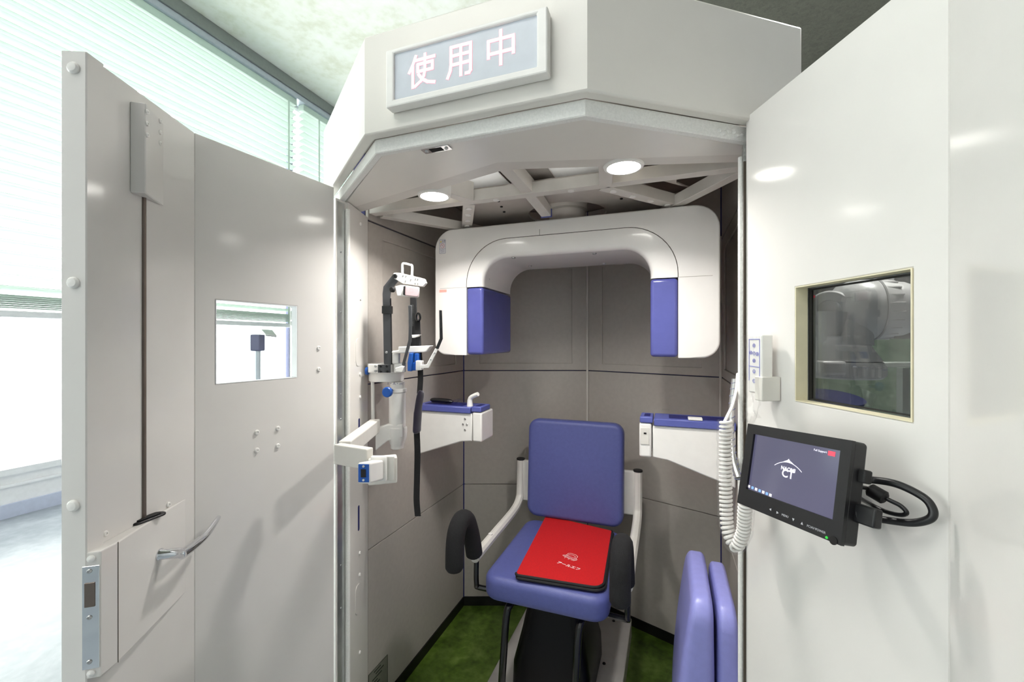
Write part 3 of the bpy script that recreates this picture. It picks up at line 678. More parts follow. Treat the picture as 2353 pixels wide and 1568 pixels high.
shell = part('outer_shell', gprof(sh, 0.022, lambda p: not (gsl - 1e-4 <= p[0] <= gsr + 1e-4 and p[1] < gsz + 1e-4 and p[1] > gzb + 1e-4) and not (p[0] > gsl - 1e-4 and p[0] < gsr + 1e-4 and p[1] <= gsz)), M_PLASTIC, gan, ang=50)
e = 0.0012; zc = 1.440
ar = fillet([(gsl + e, zc), (gsl + e, gsz - e), (gsr - e, gsz - e), (gsr - e, zc), (gor_, zc), (gor_, goz), (gol, goz), (gol, zc)], [0, 0.149, 0.149, 0, 0, 0.085, 0.085, 0], 10)
arch = part('inner_arch', gprof(ar, 0.016, lambda p: gol - 1e-4 <= p[0] <= gor_ + 1e-4 and p[1] <= goz + 1e-4), M_PLASTIC, gan, ang=50)
for xa, xb, lb in ((gsl + e, gol, 'blue left x-ray head'), (gor_, gsr - e, 'blue right x-ray head')):
    part('x_ray_head', box(B(), (xa, GY0 - 0.001, gzb + 0.002), (xb, GY1 - 0.002, zc - 0.002)), M_BLUE, gan, 0.010, 4, ang=50)
for xa, xb in ((gx0 + 0.022, gsl), (gsr, gx1 - 0.02)): part('shell_seam', box(B(), (xa, GY0 - 0.0004, zc - 0.0006), (xb, GY0 + 0.001, zc + 0.0006)), M_SEAM, gan, smooth=False)
sx = onY(1240, 530, GY0).x; part('shell_seam', box(B(), (sx - 0.0005, GY0 - 0.0004, gsz), (sx + 0.0005, GY0 + 0.001, gzt - 0.03)), M_GROOVE, gan, smooth=False)
# fine dark line along the arch joint
jl = [p for p in fillet([(gsl, zc), (gsl, gsz), (gsr, gsz), (gsr, zc)], [0, 0.15, 0.15, 0], 14)]
bm = B(); tube(bm, [V((p[0], GY0 + 0.0002, p[1])) for p in jl], 0.0008, 6); part('arch_seam', bm, M_GROOVE, gan)
lc_ = onY(1018, 669, GY0); part('status_light', box(B(), (lc_.x - 0.015, GY0 - 0.001, lc_.z - 0.005), (lc_.x + 0.015, GY0 + 0.003, lc_.z + 0.005)), M_LED, gan, 0.001, 1, smooth=False)
for px, py in ((1180, 592), (1366, 582), (1218, 611), (1388, 605)):
    p = onZ(px, py, goz); part('screw', screw_bm(V((p.x, p.y, goz)), V((0, 0, -1)), 0.007), M_STEEL, gan)
for px, py in ((1123, 640), (1170, 655)):
    p = onX(px, py, gol); part('screw', screw_bm(V((gol, p.y, p.z)), V((1, 0, 0)), 0.006), M_STEEL, gan)
part('turning_neck', lathe(B(), (HUB.x, HUB.y, 1.640), (0, 0, 1), [(0.062, 0), (0.062, 0.06), (0.07, 0.065), (0.07, 0.2)], 32), M_HUB, gan)
part('upper_black_plate', box(B(), (HUB.x - 0.13, HUB.y - 0.13, 1.80), (HUB.x + 0.13, HUB.y + 0.13, 1.81)), M_BLACKM, booth, smooth=False)  # black plate above the round hub opening
# warning sticker
wl = thing('warning_sticker', 'small white warning sticker with yellow triangle on the gantry corner', 'sticker', onY(1017, 567, GY0 - 0.0005))
wc = onY(1017, 567, GY0 - 0.0002)
ww, wh = 0.025, 0.051
bm = B(); plate2d(bm, rrect(ww, wh, 0.002, 3), wc, (1, 0, 0), (0, 0, 1), (0, -0.0005, 0)); part('sticker_sheet', bm, M_LABEL, wl, smooth=False)
wo = wc - V((0, 0.0006, 0)); X_, Z_ = V((1, 0, 0)), V((0, 0, 1))
circ = lambda cx, cy, r, n=20: [(cx + r * math.cos(2 * PI * k / n), cy + r * math.sin(2 * PI * k / n)) for k in range(n + 1)]
rr = rrect(ww - 0.001, wh - 0.001, 0.002, 3)
part('border', strokes_bm([rr + [rr[0]], [(-ww / 2, 0.0135), (ww / 2, 0.0135)], [(-ww / 2, -0.0085), (ww / 2, -0.0085)], [(-0.008, -0.013), (0.006, -0.012)], [(-0.008, -0.0165), (0.008, -0.016)], [(-0.007, -0.020), (0.005, -0.0195)]], 0.0007, wo, X_, Z_), M_INK, wl, smooth=False)
bm = B(); prism(bm, [wo + X_ * a + Z_ * b for a, b in ((-0.0095, 0.0155), (-0.0035, 0.0155), (-0.0065, 0.0225))], (0, -0.0004, 0)); part('warning_triangle', bm, M_YEL, wl, smooth=False)
part('caution_text', text_bm('注意', 0.0078, wo + X_ * 0.0045 + Z_ * 0.019, X_, Z_, 0.0003), M_INK, wl, smooth=False)
part('prohibition_ring', strokes_bm([circ(0, 0.0025, 0.0078), [(-0.0055, 0.008), (0.0055, -0.003)], [(-0.002, 0.004), (0.003, 0.006)]], 0.0011, wo, X_, Z_), M_INKR, wl, smooth=False)

# ---------------------------------------------------------------- chair
ch = thing('patient_chair', 'blue vinyl patient chair with black foam arm grips inside the booth', 'chair', (-0.36, 1.45, 0.085))
def rounded_slab(lo, hi, r_face, r_edge, axis, seg=5, crown=0.0):
    """cushion: rounded outline in the plane normal to axis, bevelled edges, slight crown"""
    ax = {'x': 0, 'y': 1, 'z': 2}[axis]; oth = [i for i in range(3) if i != ax]
    cx, cy = (lo[oth[0]] + hi[oth[0]]) / 2, (lo[oth[1]] + hi[oth[1]]) / 2; w_, h_ = hi[oth[0]] - lo[oth[0]], hi[oth[1]] - lo[oth[1]]
    pts = rrect(w_, h_, r_face, 6); bm = B(); v = []
    for p in pts:
        q = [0, 0, 0]; q[oth[0]] = cx + p[0]; q[oth[1]] = cy + p[1]; q[ax] = lo[ax]; v.append(V(q))
    ext = [0, 0, 0]; ext[ax] = hi[ax] - lo[ax]; a, b = prism(bm, v, ext); n = len(v)
    es = [bm.edges.get((L_[i], L_[(i + 1) % n])) for L_ in (a, b) for i in range(n)]
    bmesh.ops.recalc_face_normals(bm, faces=bm.faces)
    bmesh.ops.bevel(bm, geom=es, offset=r_edge, segments=seg, profile=0.5, affect='EDGES')
    return bm
part('seat', rounded_slab((-0.555, 1.225, 0.435), (-0.163, 1.70, 0.512), 0.05, 0.022, 'z'), M_VINYL, ch, ang=60)
bk = rounded_slab((-0.553, 1.672, 0.528), (-0.165, 1.735, 0.925), 0.042, 0.018, 'y')
bmesh.ops.rotate(bk, verts=bk.verts, cent=(-0.36, 1.70, 0.53), matrix=Matrix.Rotation(math.radians(-4), 3, 'X'))
part('backrest', bk, M_VINYL, ch, ang=60)
part('backrest_panel', (lambda b: (box(b, (-0.60, 1.745, 0.56), (-0.12, 1.765, 0.735)), b)[1])(B()), M_IVPLAS, ch, 0.006, 2)
pp = thing  # keep name short
for s, xx in ((-1, -0.605), (1, -0.115)):
    bm = B(); arm = smoothpath([(xx, 1.755, 0.735), (xx, 1.75, 0.62), (xx, 1.735, 0.57), (xx, 1.66, 0.545), (xx, 1.45, 0.536), (xx, 1.285, 0.530)], 6)
    tube(bm, arm, 0.017, 10, flat=1.0); ab = part('arm_bar', bm, M_IVPLAS, ch)
    part('bar_cap', (lambda b: disc(b, (xx, 1.755, 0.734), (0, 0, 1), 0.018, 0.006, 16))(B()), M_BLACKM, ch)
    xo = xx - s * 0.004
    grip = smoothpath([(xo, 1.275, 0.545), (xo, 1.262, 0.59), (xo, 1.243, 0.64), (xo, 1.215, 0.685), (xo, 1.18, 0.698), (xo, 1.150, 0.675), (xo, 1.138, 0.63), (xo, 1.136, 0.565)], 5)
    bm = B(); n = len(grip); tube(bm, grip, [0.022 if i in (0, n - 1) else 0.0275 for i in range(n)], 16); part('arm_grip', bm, M_FOAM, ch, ang=60)
    for y in (1.32, 1.42): part('bolt', (lambda b: disc(b, (xx, y, 0.550), (0, 0, 1), 0.008, 0.004, 12))(B()), M_WHITE, ch)
    bm = B(); tube(bm, smoothpath([(xx, 1.30, 0.52), (xx, 1.30, 0.44), (xx + s * -0.01, 1.31, 0.42), (xx - s * 0.12, 1.33, 0.415)], 5), 0.009, 8); part('arm_support', bm, M_BLACKG, ch)
part('seat_pan', box(B(), (-0.50, 1.33, 0.422), (-0.20, 1.66, 0.436)), M_IVPLAS, ch, 0.003, 1)
for xx in (-0.475, -0.245):
    bm = B(); tube(bm, smoothpath([(xx, 1.40, 0.415), (xx, 1.285, 0.41), (xx - 0.008, 1.262, 0.38), (xx - 0.014, 1.25, 0.25), (xx - 0.02, 1.235, 0.10), (xx - 0.02, 1.22, 0.092)], 5), 0.0115, 12); part('footrest_tube', bm, M_BLACKG, ch)
# lifting column cover: tapered black shroud
bm = B(); prof = [(0.42, 0.085, 0.10), (0.37, 0.088, 0.105), (0.28, 0.105, 0.12), (0.17, 0.13, 0.145), (0.09, 0.132, 0.15)]
rings = []
for z, a, b in prof: rings.append([bm.verts.new((-0.365 + p[0], 1.48 + p[1], z)) for p in rrect(2 * a, 2 * b, 0.035, 5)])
for i in range(len(rings) - 1):
    n = len(rings[i])
    for k in range(n): bm.faces.new([rings[i][k], rings[i][(k + 1) % n], rings[i + 1][(k + 1) % n], rings[i + 1][k]])
bm.faces.new(rings[0]); bm.faces.new(rings[-1][::-1]); part('lift_column', bm, M_COLUMN, ch, ang=50)
part('base_foot', (lambda b: disc(b, (-0.215, 1.36, 0.088), (0, 0, 1), 0.035, 0.05, 20))(B()), M_BLACKG, ch)
cp = part('base_plate', box(B(), (-0.585, 1.02, 0.005), (-0.147, 1.86, 0.082)), M_PLATE, ch, 0.004, 2, smooth=False)
for px, py in ((1410, 1428), (1388, 1526)):
    part('screw', screw_bm(onZ(px, py, 0.082), V((0, 0, 1)), 0.006), M_BLACKM, ch)

# red pouch on the seat
PZ = 0.516
pc = [onZ(1255, 1184, PZ + 0.014), onZ(1407, 1220, PZ + 0.014), onZ(1386, 1352, PZ + 0.014), onZ(1184, 1320, PZ + 0.014)]
pou = thing('red_pouch', 'red fabric pouch with black edging lying on the blue seat', 'pouch', V3((pc[0] + pc[2]) / 2, PZ))
P2 = [(p.x, p.y) for p in pc]
top = fillet(P2, [0.008, 0.008, 0.035, 0.010], 6)
bm = B(); zprism(bm, top, PZ + 0.0085, PZ + 0.014); part('top_cover', bm, M_RED, pou, 0.002, 2)
low = [(x + (0.004 if i % 1 == 0 else 0), y - 0.003) for i, (x, y) in enumerate(top)]
bm = B(); zprism(bm, low, PZ + 0.001, PZ + 0.0065); part('under_cover', bm, M_RED, pou, 0.002, 2)
n = len(top); i0 = 6
edge = [V((x, y, PZ + 0.0115)) for x, y in top[7:]]
bm = B(); tube(bm, edge, 0.0042, 8); part('edging', bm, M_PIPE, pou)
edge = [V((x, y, PZ + 0.0045)) for x, y in low[7:]]
bm = B(); tube(bm, edge, 0.0042, 8); part('edging', bm, M_PIPE, pou)
zt = PZ + 0.0142
tu = (onZ(1330, 1308, zt) - onZ(1282, 1292, zt)); tc_ = onZ(1306, 1301, zt); tuh = tu.normalized(); tv = UP.cross(tuh)
part('embroidered_text', text_bm('アールエフ', 0.0165, tc_, tuh, tv, 0.0003, 0.0003), M_STITCH, pou, smooth=False)
ec = onZ(1311, 1281, zt); sc_ = 0.030
lines = [[(-.62, .0), (-.58, .62), (-.35, .78), (.25, .8), (.62, .55), (.66, .0)], [(-.5, .05), (-.4, .4), (0, .55), (.4, .4), (.52, .02)], [(-.85, .02), (-.6, .1), (.6, .02), (.85, -.08)], [(-.85, .02), (-.9, -.14), (-.7, -.2)], [(-.75, -.12), (0, -.16), (.8, -.22)], [(-.66, -.24), (0, -.32), (.66, -.36)], [(.85, -.08), (.8, -.3), (.6, -.5), (.3, -.5)], [(-.5, -.3), (-.45, -.55)], [(-.1, -.4), (0, -.55), (.1, -.42)]]
part('embroidered_emblem', strokes_bm([[(a * sc_, b * sc_) for a, b in l] for l in lines], 0.0011, ec, tuh, tv, 0.0003), M_STITCH, pou, smooth=False)

# ---------------------------------------------------------------- side trays
def tray(sgn, label):
    f = (lambda x: x) if sgn < 0 else (lambda x: -0.72 - x)
    def bx(x0, x1, *yz):
        a, b = sorted((f(x0), f(x1))); bm = B(); box(bm, (a, yz[0], yz[2]), (b, yz[1], yz[3])); return bm
    t = thing('side_tray', label, 'tray', (f(XL), 1.44, 0.95), 'booth side trays')
    bm = B(); y0, y1 = 1.405, 1.505
    pts = [(f(-0.905), y0, 0.985), (f(-0.672), y0, 0.985), (f(-0.672), y0, 0.885), (f(-0.715), y0, 0.880), (f(-0.905), y0, 0.815)]
    prism(bm, [V(p) for p in pts], (0, y1 - y0, 0)); part('tray_body', bm, M_WHITE, t, 0.004, 2)
    part('end_block', bx(-0.669, -0.632, y0 - 0.004, y1 + 0.004, 0.885, 0.992), M_WHITE, t, 0.006, 3)
    part('tray_top', bx(-0.905, -0.676, y0 - 0.006, y1 + 0.006, 0.986, 1.008), M_TRAYBLUE, t, 0.002, 1)
    part('tray_well', bx(-0.88, -0.72, y0 + 0.018, y1 - 0.018, 1.008, 1.0092), M_NAVY, t)
    part('end_clip', bx(-0.673, -0.634, y0 - 0.006, y1 - 0.02, 0.993, 1.012), M_TRAYBLUE, t, 0.003, 2)
    part('clip_recess', bx(-0.664, -0.646, y0 + 0.01, y1 - 0.04, 1.012, 1.0128), M_NAVY, t)
    return t, f, y0
tl, fL, ty = tray(-1, 'white wall tray with blue top on the left, holding a black comb-like item')
for z, x in ((0.925, -0.70), (0.945, -0.692), (0.945, -0.708), (0.965, -0.70)):
    part('screw', screw_bm(V((x, ty, z)), V((0, -1, 0)), 0.004), M_STEEL, tl)
tr_, fR, ty = tray(1, 'white wall tray with blue top on the right, beside the coiled cord')
x = fR(-0.65); part('switch_plate', box(B(), (x - 0.014, ty - 0.0065, 0.925), (x + 0.012, ty - 0.004, 0.978)), M_IVPLAS, tr_, 0.001, 1)
part('switch_hole', box(B(), (x - 0.004, ty - 0.0075, 0.958), (x + 0.004, ty - 0.0065, 0.963)), M_BLACKM, tr_)
# things lying on the trays
bm = B(); tube(bm, smoothpath([(-0.87, 1.45, 1.021), (-0.82, 1.445, 1.022), (-0.77, 1.44, 1.020)], 5), [0.006, 0.011, 0.012, 0.012, 0.012, 0.012, 0.012, 0.012, 0.011, 0.009, 0.005], 10, flat=0.7)
tag(part('black_pad', bm, M_BLACK, None, loc=(-0.82, 1.445, 1.01)), 'black oval pad lying in clear film on the left tray', 'pad')
random.seed(3); bm = B(); g = {}
for i in range(9):
    for j in range(6):
        g[i, j] = bm.verts.new((-0.80 + 0.013 * i, 1.412 + 0.016 * j, 1.012 + random.uniform(0, 0.022) * math.sin(PI * i / 8)))
for i in range(8):
    for j in range(5): bm.faces.new([g[i, j], g[i + 1, j], g[i + 1, j + 1], g[i, j + 1]])
tag(part('plastic_film', bm, M_CLEAR, None, loc=(-0.75, 1.45, 1.01)), 'crumpled clear plastic film on the left blue tray', 'plastic film')
bm = B(); tube(bm, smoothpath([(-0.692, 1.43, 1.008), (-0.692, 1.43, 1.03), (-0.684, 1.428, 1.043), (-0.655, 1.42, 1.056)], 5), [0.012, 0.0115, 0.011, 0.0105, 0.010, 0.010, 0.009, 0.009, 0.009, 0.0085, 0.0085, 0.008, 0.008, 0.008, 0.008, 0.0075], 12)
tag(part('bite_piece', bm, M_WHITE, None, loc=(-0.69, 1.43, 1.008)), 'small white bent peg standing on the end of the left tray', 'peg')
bm = B(); 
for a, b in (((-0.03, 1.425), (-0.028, 1.425)),):
    box(bm, (fR(-0.70), 1.418, 1.009), (fR(-0.70) + 0.002, 1.442, 1.035)); box(bm, (fR(-0.70), 1.418, 1.033), (fR(-0.70) + 0.022, 1.442, 1.035))
tag(part('clear_holder', bm, M_CLEAR, None, loc=(fR(-0.70), 1.43, 1.009)), 'small clear acrylic holder standing on the right tray', 'holder')
tag(part('card', box(B(), (fR(-0.815), 1.40, 1.0095), (fR(-0.775), 1.43, 1.016)), M_WHITE, None, 0.001, 1, loc=(fR(-0.8), 1.41, 1.009)), 'small white card lying in the right tray well', 'card')

# ---------------------------------------------------------------- head support on the left
D = 1.30
hs = thing('head_support', 'white head support column with black uprights and blue knobs on the left', 'head support', at(908, 1000, D))
def P(px, py, d=D): return at(px, py, d)
def pl(name, pix, d, th, m, bev=0.001, r=0.0, parent=None, seg=2):
    p2 = [((px - 900) / FPX * d, (CY - py) / FPX * d) for px, py in pix]
    if r: p2 = fillet(p2, r, 5)
    bm = B(); plate2d(bm, p2, at(900, CY, d), RGT, UP, FWD * th); return part(name, bm, m, parent or hs, bev, seg)
# column and rod
bm = B(); c = P(913, 880, D + 0.03); zlo = P(913, 980, D + 0.03).z; H = c.z - zlo
lathe(bm, V3(c, zlo), UP, [(0.0255, 0), (0.0255, H * 0.78), (0.0225, H * 0.79), (0.0225, H * 1.02)], 28); col = part('column', bm, M_WHITE, hs)
part('column_collar', lathe(B(), V3(c, P(913, 901, D + 0.03).z), UP, [(0.026, 0), (0.029, 0.001), (0.029, 0.010), (0.024, 0.012)], 28), M_WHITE, hs)
part('dial_marks', text_bm('1・A・m', 0.012, P(907, 882, D + 0.003), RGT, UP, 0.0003), M_INK, hs, smooth=False)
bm = B(); a = P(857, 985, D + 0.03); b = P(856, 872, D + 0.03); tube(bm, [a, b], 0.0055, 12); part('guide_rod', bm, M_WHITE, hs)
# ring body at chin height
bm = B(); o = P(888, 866, D + 0.055); 
zb0, zt0 = P(888, 877, D + 0.03).z, P(888, 836, D + 0.03).z; zmid = P(888, 857, D + 0.03).z
def ovalring(bm, a, b, ai, bi, z0, z1, c):
    n = 36; R_ = [[bm.verts.new(V3(c, z) + RGT * (A * math.cos(2 * PI * k / n)) + FWD * (Bv * math.sin(2 * PI * k / n))) for k in range(n)] for A, Bv, z in ((a, b, z0), (a, b, z1), (ai, bi, z1), (ai, bi, z0))]
    for i in range(4):
        for k in range(n): bm.faces.new([R_[i][k], R_[i][(k + 1) % n], R_[(i + 1) % 4][(k + 1) % n], R_[(i + 1) % 4][k]])
ovalring(bm, 0.058, 0.055, 0.044, 0.041, zmid, zt0, o); ovalring(bm, 0.054, 0.052, 0.04, 0.038, zb0, zmid, o); part('yoke_ring', bm, M_WHITE, hs, 0.0015, 1)
pl('yoke_block', [(845, 837), (900, 837), (900, 857), (845, 857)], D - 0.004, 0.02, M_WHITE, 0.003)
pl('yoke_block', [(905, 836), (930, 834), (930, 856), (905, 857)], D - 0.006, 0.02, M_WHITE, 0.003)
# black uprights
pl('upright_foot', [(868, 838), (897, 838), (897, 857), (868, 857)], D - 0.012, 0.005, M_GUN)
ul = pl('upright', [(882, 838), (899, 838), (897, 722), (896, 685), (898, 667), (919, 640), (915, 628), (906, 627), (881, 659), (879, 675), (880, 722)], D - 0.006, 0.006, M_GUN, 0.001, 0.004)
pl('upright_edge', [(897, 838), (900, 838), (898, 722), (897, 685), (896.5, 685), (896.5, 722)], D - 0.004, 0.010, M_BLACKM, 0)
pl('clamp_band', [(877, 703), (899, 703), (899, 721), (877, 721)], D - 0.012, 0.018, M_BLACKG, 0.001)
pl('upright', [(942, 684), (957, 684), (958, 830), (943, 832)], D + 0.06, 0.008, M_BLACKM)
for px, py in ((875, 842), (889, 842), (875, 854), (890, 854), (888, 810), (863, 842), (863, 853)):
    part('screw', screw_bm(P(px, py, D - 0.012 if py > 830 and px > 866 else D - 0.0065), -FWD, 0.004), M_STEEL if py < 830 or px < 866 else M_BLACKM, hs)
# forehead rest: tilted slotted white bar with handle and pad
pl('forehead_bar', [(903, 627), (918, 627), (976, 641), (980, 650), (972, 659), (925, 652), (905, 640)], D - 0.012, 0.016, M_WHITE, 0.002, 0.004)
for px, py in ((926, 634), (933, 635), (932, 646), (944, 643), (955, 641), (960, 642), (954, 651), (960, 652)):
    part('peg_hole', screw_bm(P(px, py, D - 0.0125), -FWD, 0.0022), M_STEEL, hs)
bm = B(); tube(bm, smoothpath([P(925, 636, D), P(924.5, 620, D), P(925, 608, D), P(930, 606, D), P(942, 609, D), P(947, 613, D), P(946, 640, D)], 5), 0.0038, 8); part('carry_handle', bm, M_WHITE, hs)
pl('pad_bracket', [(907, 658), (922, 655), (963, 660), (961, 683), (912, 680)], D - 0.018, 0.012, M_WHITE, 0.002, 0.004)
pl('pad_backing', [(927, 657), (963, 661), (961, 682), (926, 678)], D - 0.026, 0.006, M_BLACKM, 0.001, 0.003)
pl('forehead_pad', [(931, 657), (963, 661), (961, 683), (930, 679)], D - 0.034, 0.008, M_PINK, 0.002, 0.004)
part('tension_knob', lathe(B(), P(903, 666, D - 0.02), -RGT * 0.3 - FWD, [(0.0085, 0), (0.0085, 0.008), (0.006, 0.010)], 16), M_BLACKM, hs)
part('pivot_screw', screw_bm(P(908, 635, D - 0.013), -FWD, 0.007), M_BLACKM, hs)
# temple rods
pl('temple_rod', [(923, 839), (928, 842), (945, 784), (946, 750), (946, 702), (938, 702), (939, 750), (938, 782)], D - 0.05, 0.006, M_GUN, 0.001)
bm = B(); plate2d(bm, [(px_ / FPX * (D - 0.052), py_ / FPX * (D - 0.052)) for px_, py_ in ((-5.5, 0), (5.5, 0), (5.5, 51), (-5.5, 51))], at(942.5, 750, D - 0.054), RGT, UP, FWD * 0.010); part('clear_sleeve', bm, M_CLEAR, hs, smooth=False)
pl('temple_joint', [(908, 846), (921, 842), (929, 842), (924, 856), (908, 855)], D - 0.055, 0.012, M_WHITE, 0.002)
pl('temple_rod', [(1009, 713), (1015, 713), (1017, 779), (1007, 803), (1001, 800), (1010, 778)], D - 0.08, 0.006, M_BLACK, 0.001)
bm = B(); plate2d(bm, [(px_ / FPX * (D - 0.08), py_ / FPX * (D - 0.08)) for px_, py_ in ((-4, 0), (4, 0), (4, 42), (-4, 42))], at(1012.5, 754, D - 0.083), RGT, UP, FWD * 0.009); part('clear_sleeve', bm, M_CLEAR, hs, smooth=False)
pl('temple_link', [(1000, 801), (1006, 804), (985, 846), (966, 846), (966, 839), (980, 838)], D - 0.078, 0.007, M_WHITE, 0.001)
for px, py in ((999, 812), (990, 827)): part('screw', screw_bm(P(px, py, D - 0.079), -FWD, 0.0025), M_STEEL, hs)
pl('link_block', [(955, 829), (969, 830), (969, 851), (955, 852)], D - 0.07, 0.03, M_WHITE, 0.002)
# chin tray and blue clamp
pl('chin_tray', [(915, 797), (990, 794.5), (980, 808), (975, 810), (900, 813), (900, 807), (915, 805)], D - 0.03, 0.05, M_WHITE, 0.003)
pl('chin_post', [(901, 812), (916, 812), (916, 836), (901, 836)], D - 0.01, 0.02, M_WHITE, 0.002)
pl('small_shelf', [(946, 770), (964, 769), (960, 774), (947, 777)], D - 0.02, 0.03, M_WHITE, 0.001)
pl('clamp_jaw', [(940, 812), (948, 812), (946, 854), (936, 853), (936, 834)], D - 0.045, 0.03, M_ROYAL, 0.002)
pl('clamp_jaw', [(952, 812), (962, 812), (962, 852), (945, 852), (946, 834), (952, 834)], D - 0.03, 0.03, M_ROYAL, 0.002)
part('height_knob', lathe(B(), P(892, 901, D - 0.02), -FWD - RGT * 0.15, [(0.006, -0.02), (0.006, 0), (0.0155, 0.001), (0.0155, 0.009), (0.013, 0.012)], 24), M_ROYAL, hs)
part('knob_shaft', (lambda b: tube(b, [P(896, 900, D - 0.016), P(903, 897, D + 0.01)], 0.004, 8))(B()), M_BLACKM, hs)
part('side_knob', lathe(B(), P(846, 853, D + 0.02), -RGT, [(0.012, 0), (0.012, 0.006), (0.009, 0.008)], 18), M_ROYAL, hs)
# lower housing and elbow arm
bm = B(); o = P(913, 985, D + 0.03)
lathe(bm, V3(o, P(913, 1031, D + .03).z), UP, [(0.017, 0), (0.020, 0.002), (0.020, 0.010), (0.021, 0.012), (0.0285, 0.034), (0.030, 0.050), (0.030, 0.066), (0.027, 0.068)], 28); part('pivot_housing', bm, M_WHITE, hs)
pl('housing_block', [(862, 985), (890, 976), (925, 976), (925, 1006), (890, 1014), (862, 1037)], D + 0.005, 0.035, M_WHITE, 0.003)
part('rod_collar', lathe(B(), P(857, 988, D + 0.03), UP, [(0.009, 0), (0.009, 0.008), (0.007, 0.01)], 16), M_WHITE, hs)
# elbow arm: from the housing towards the jamb and forward again (plan outline)
zt1 = P(862, 987, D).z; zA0 = zt1 - 0.055
A1, A2, A3, A4 = P(862, 990, D + 0.01), at(783, 1012, 1.07), at(800, 1025, 1.02), at(918, 1043, 1.0)
def armbox(name, p, q, wd, z0, z1, m=M_IVPLAS):
    p, q = V((p.x, p.y)), V((q.x, q.y)); d = (q - p).normalized(); n = V((-d.y, d.x)) * wd; bm = B(); frame_panel(bm, p - n / 2, q - n / 2, z0, z1, n); return part(name, bm, m, hs, 0.003, 2, smooth=False)
zE1 = at(772, 1017, 1.0).z; zE0 = at(772, 1062, 1.0).z
armbox('swing_arm', V(A1), at(792, 1016, 1.02), 0.03, zE0 + 0.004, zE1 - 0.002)
zE1 -= 0.0
pF = at(775, 1040, 0.99); pG = at(912, 1076, 0.965)
armbox('swing_arm', pF, at(850, 1055, 0.945), 0.022, zE0, zE1)
armbox('swing_arm', at(846, 1055, 0.945), pG, 0.030, at(915, 1104, 0.97).z, at(915, 1046, 0.97).z)
pl('arm_end', [(889, 1050), (905, 1050), (905, 1105), (889, 1105)], 0.93, 0.006, M_IVPLAS, 0.001)
cbx = pl('connector_flange', [(851, 1050), (887, 1050), (887, 1107), (851, 1107)], 0.92, 0.012, M_WHITE, 0.002)
bm = B(); oo = at(856, 1082, 0.90); dv = (at(836, 1088, 0.845) - at(868, 1080, 0.92)); ux = V((dv.y, -dv.x, 0)).normalized()
ux = -ux if ux.dot(RGT) < 0 else ux
cbox(bm, (at(836, 1088, 0.845) + at(868, 1080, 0.92)) / 2, dv, ux * 0.026, UP * 0.042); part('connector_box', bm, M_WHITE, hs, 0.004, 3)
fc = at(836, 1088, 0.845); dn = dv.normalized()
bm = B(); cbox(bm, fc + dn * 0.0008, ux * 0.022, UP * 0.036, dn * 0.0016); part('connector_plate', bm, M_ROYAL, hs, 0.0008, 1, smooth=False)
bm = B(); cbox(bm, fc + dn * 0.0025, ux * 0.010, UP * 0.016, dn * 0.002); part('socket', bm, M_BLACKM, hs, 0.0005, 1, smooth=False)
for s in (-1, 1): part('screw', screw_bm(fc + dn * 0.0016 + UP * s * 0.0135, dn, 0.0026), M_STEEL, hs)

# strap with pad
stp = thing('head_strap', 'long black strap with dark padded section hanging from the head support', 'strap', at(960, 724, 1.29))
def ribbon(path, wd, th):
    bm = B(); prev = None; P_ = path
    for i in range(len(P_) - 1): obox(bm, P_[i] - RGT * wd / 2, RGT * wd, P_[i + 1] - P_[i], FWD * th)
    bmesh.ops.remove_doubles(bm, verts=bm.verts, dist=1e-5); return bm
part('webbing', ribbon(smoothpath([P(959, 735, 1.30), P(961, 780, 1.30), P(965, 840, 1.29), P(966, 870, 1.285), P(964, 905, 1.28)], 5), 0.016, 0.003), M_STRAP, stp, recalc=True)
part('webbing', ribbon(smoothpath([P(957, 985, 1.27), P(959, 1040, 1.27), P(958, 1100, 1.27), P(957, 1150, 1.265), P(960, 1187, 1.26)], 5), 0.0175, 0.003), M_STRAP, stp)
bm = B(); tube(bm, smoothpath([P(969, 898, 1.272), P(966, 910, 1.27), P(961, 940, 1.27), P(959, 970, 1.27), P(958, 990, 1.268), P(958, 996, 1.268)], 4), [0.008, 0.012, 0.0145, 0.0152] + [0.0165] * 5 + [0.018] * 8 + [0.0165, 0.014, 0.012, 0.009], 14, flat=0.45); part('pad', bm, M_PAD, stp, ang=60)
bm = B(); tube(bm, [P(961, 729, 1.295) + RGT * 0.006 * math.cos(2 * PI * k / 16) + UP * 0.011 * math.sin(2 * PI * k / 16) for k in range(16)], 0.0035, 8, closed=True); part('buckle', bm, M_BLACKG, stp)

# ---------------------------------------------------------------- cushions beside the right jamb
def cush(xl0, xl1, xr0, xr1, y0, y1, z1, lab):
    """tapering upholstered slab: x from xl0..xr0 at the floor, xl1..xr1 at the top"""
    o = thing('bolster_cushion', lab, 'cushion', ((xl0 + xr0) / 2, (y0 + y1) / 2, 0.005), 'leaning cushions')
    bm = rounded_slab((0, y0, 0.006), (0.08, y1, z1), 0.05, 0.022, 'x', 5)
    for k in range(14):
        bmesh.ops.bisect_plane(bm, geom=bm.verts[:] + bm.edges[:] + bm.faces[:], plane_co=(0, 0, 0.05 + 0.045 * k), plane_no=(0, 0, 1))
    for v in bm.verts:
        t = v.co.z / z1; e_ = max(0.0, (t - 0.35) / 0.65) ** 1.8; a = xl0 + (xl1 - xl0) * e_; b = xr0 + (xr1 - xr0) * e_; v.co.x = a + (b - a) * v.co.x / 0.08
    part('cushion_body', bm, M_VINYL_LIT, o, ang=60)
    return o
cush(0.008, 0.050, 0.100, 0.096, 1.06, 1.36, 0.652, 'blue vinyl cushion in a brightly lit tint leaning inside the booth, the left of two')
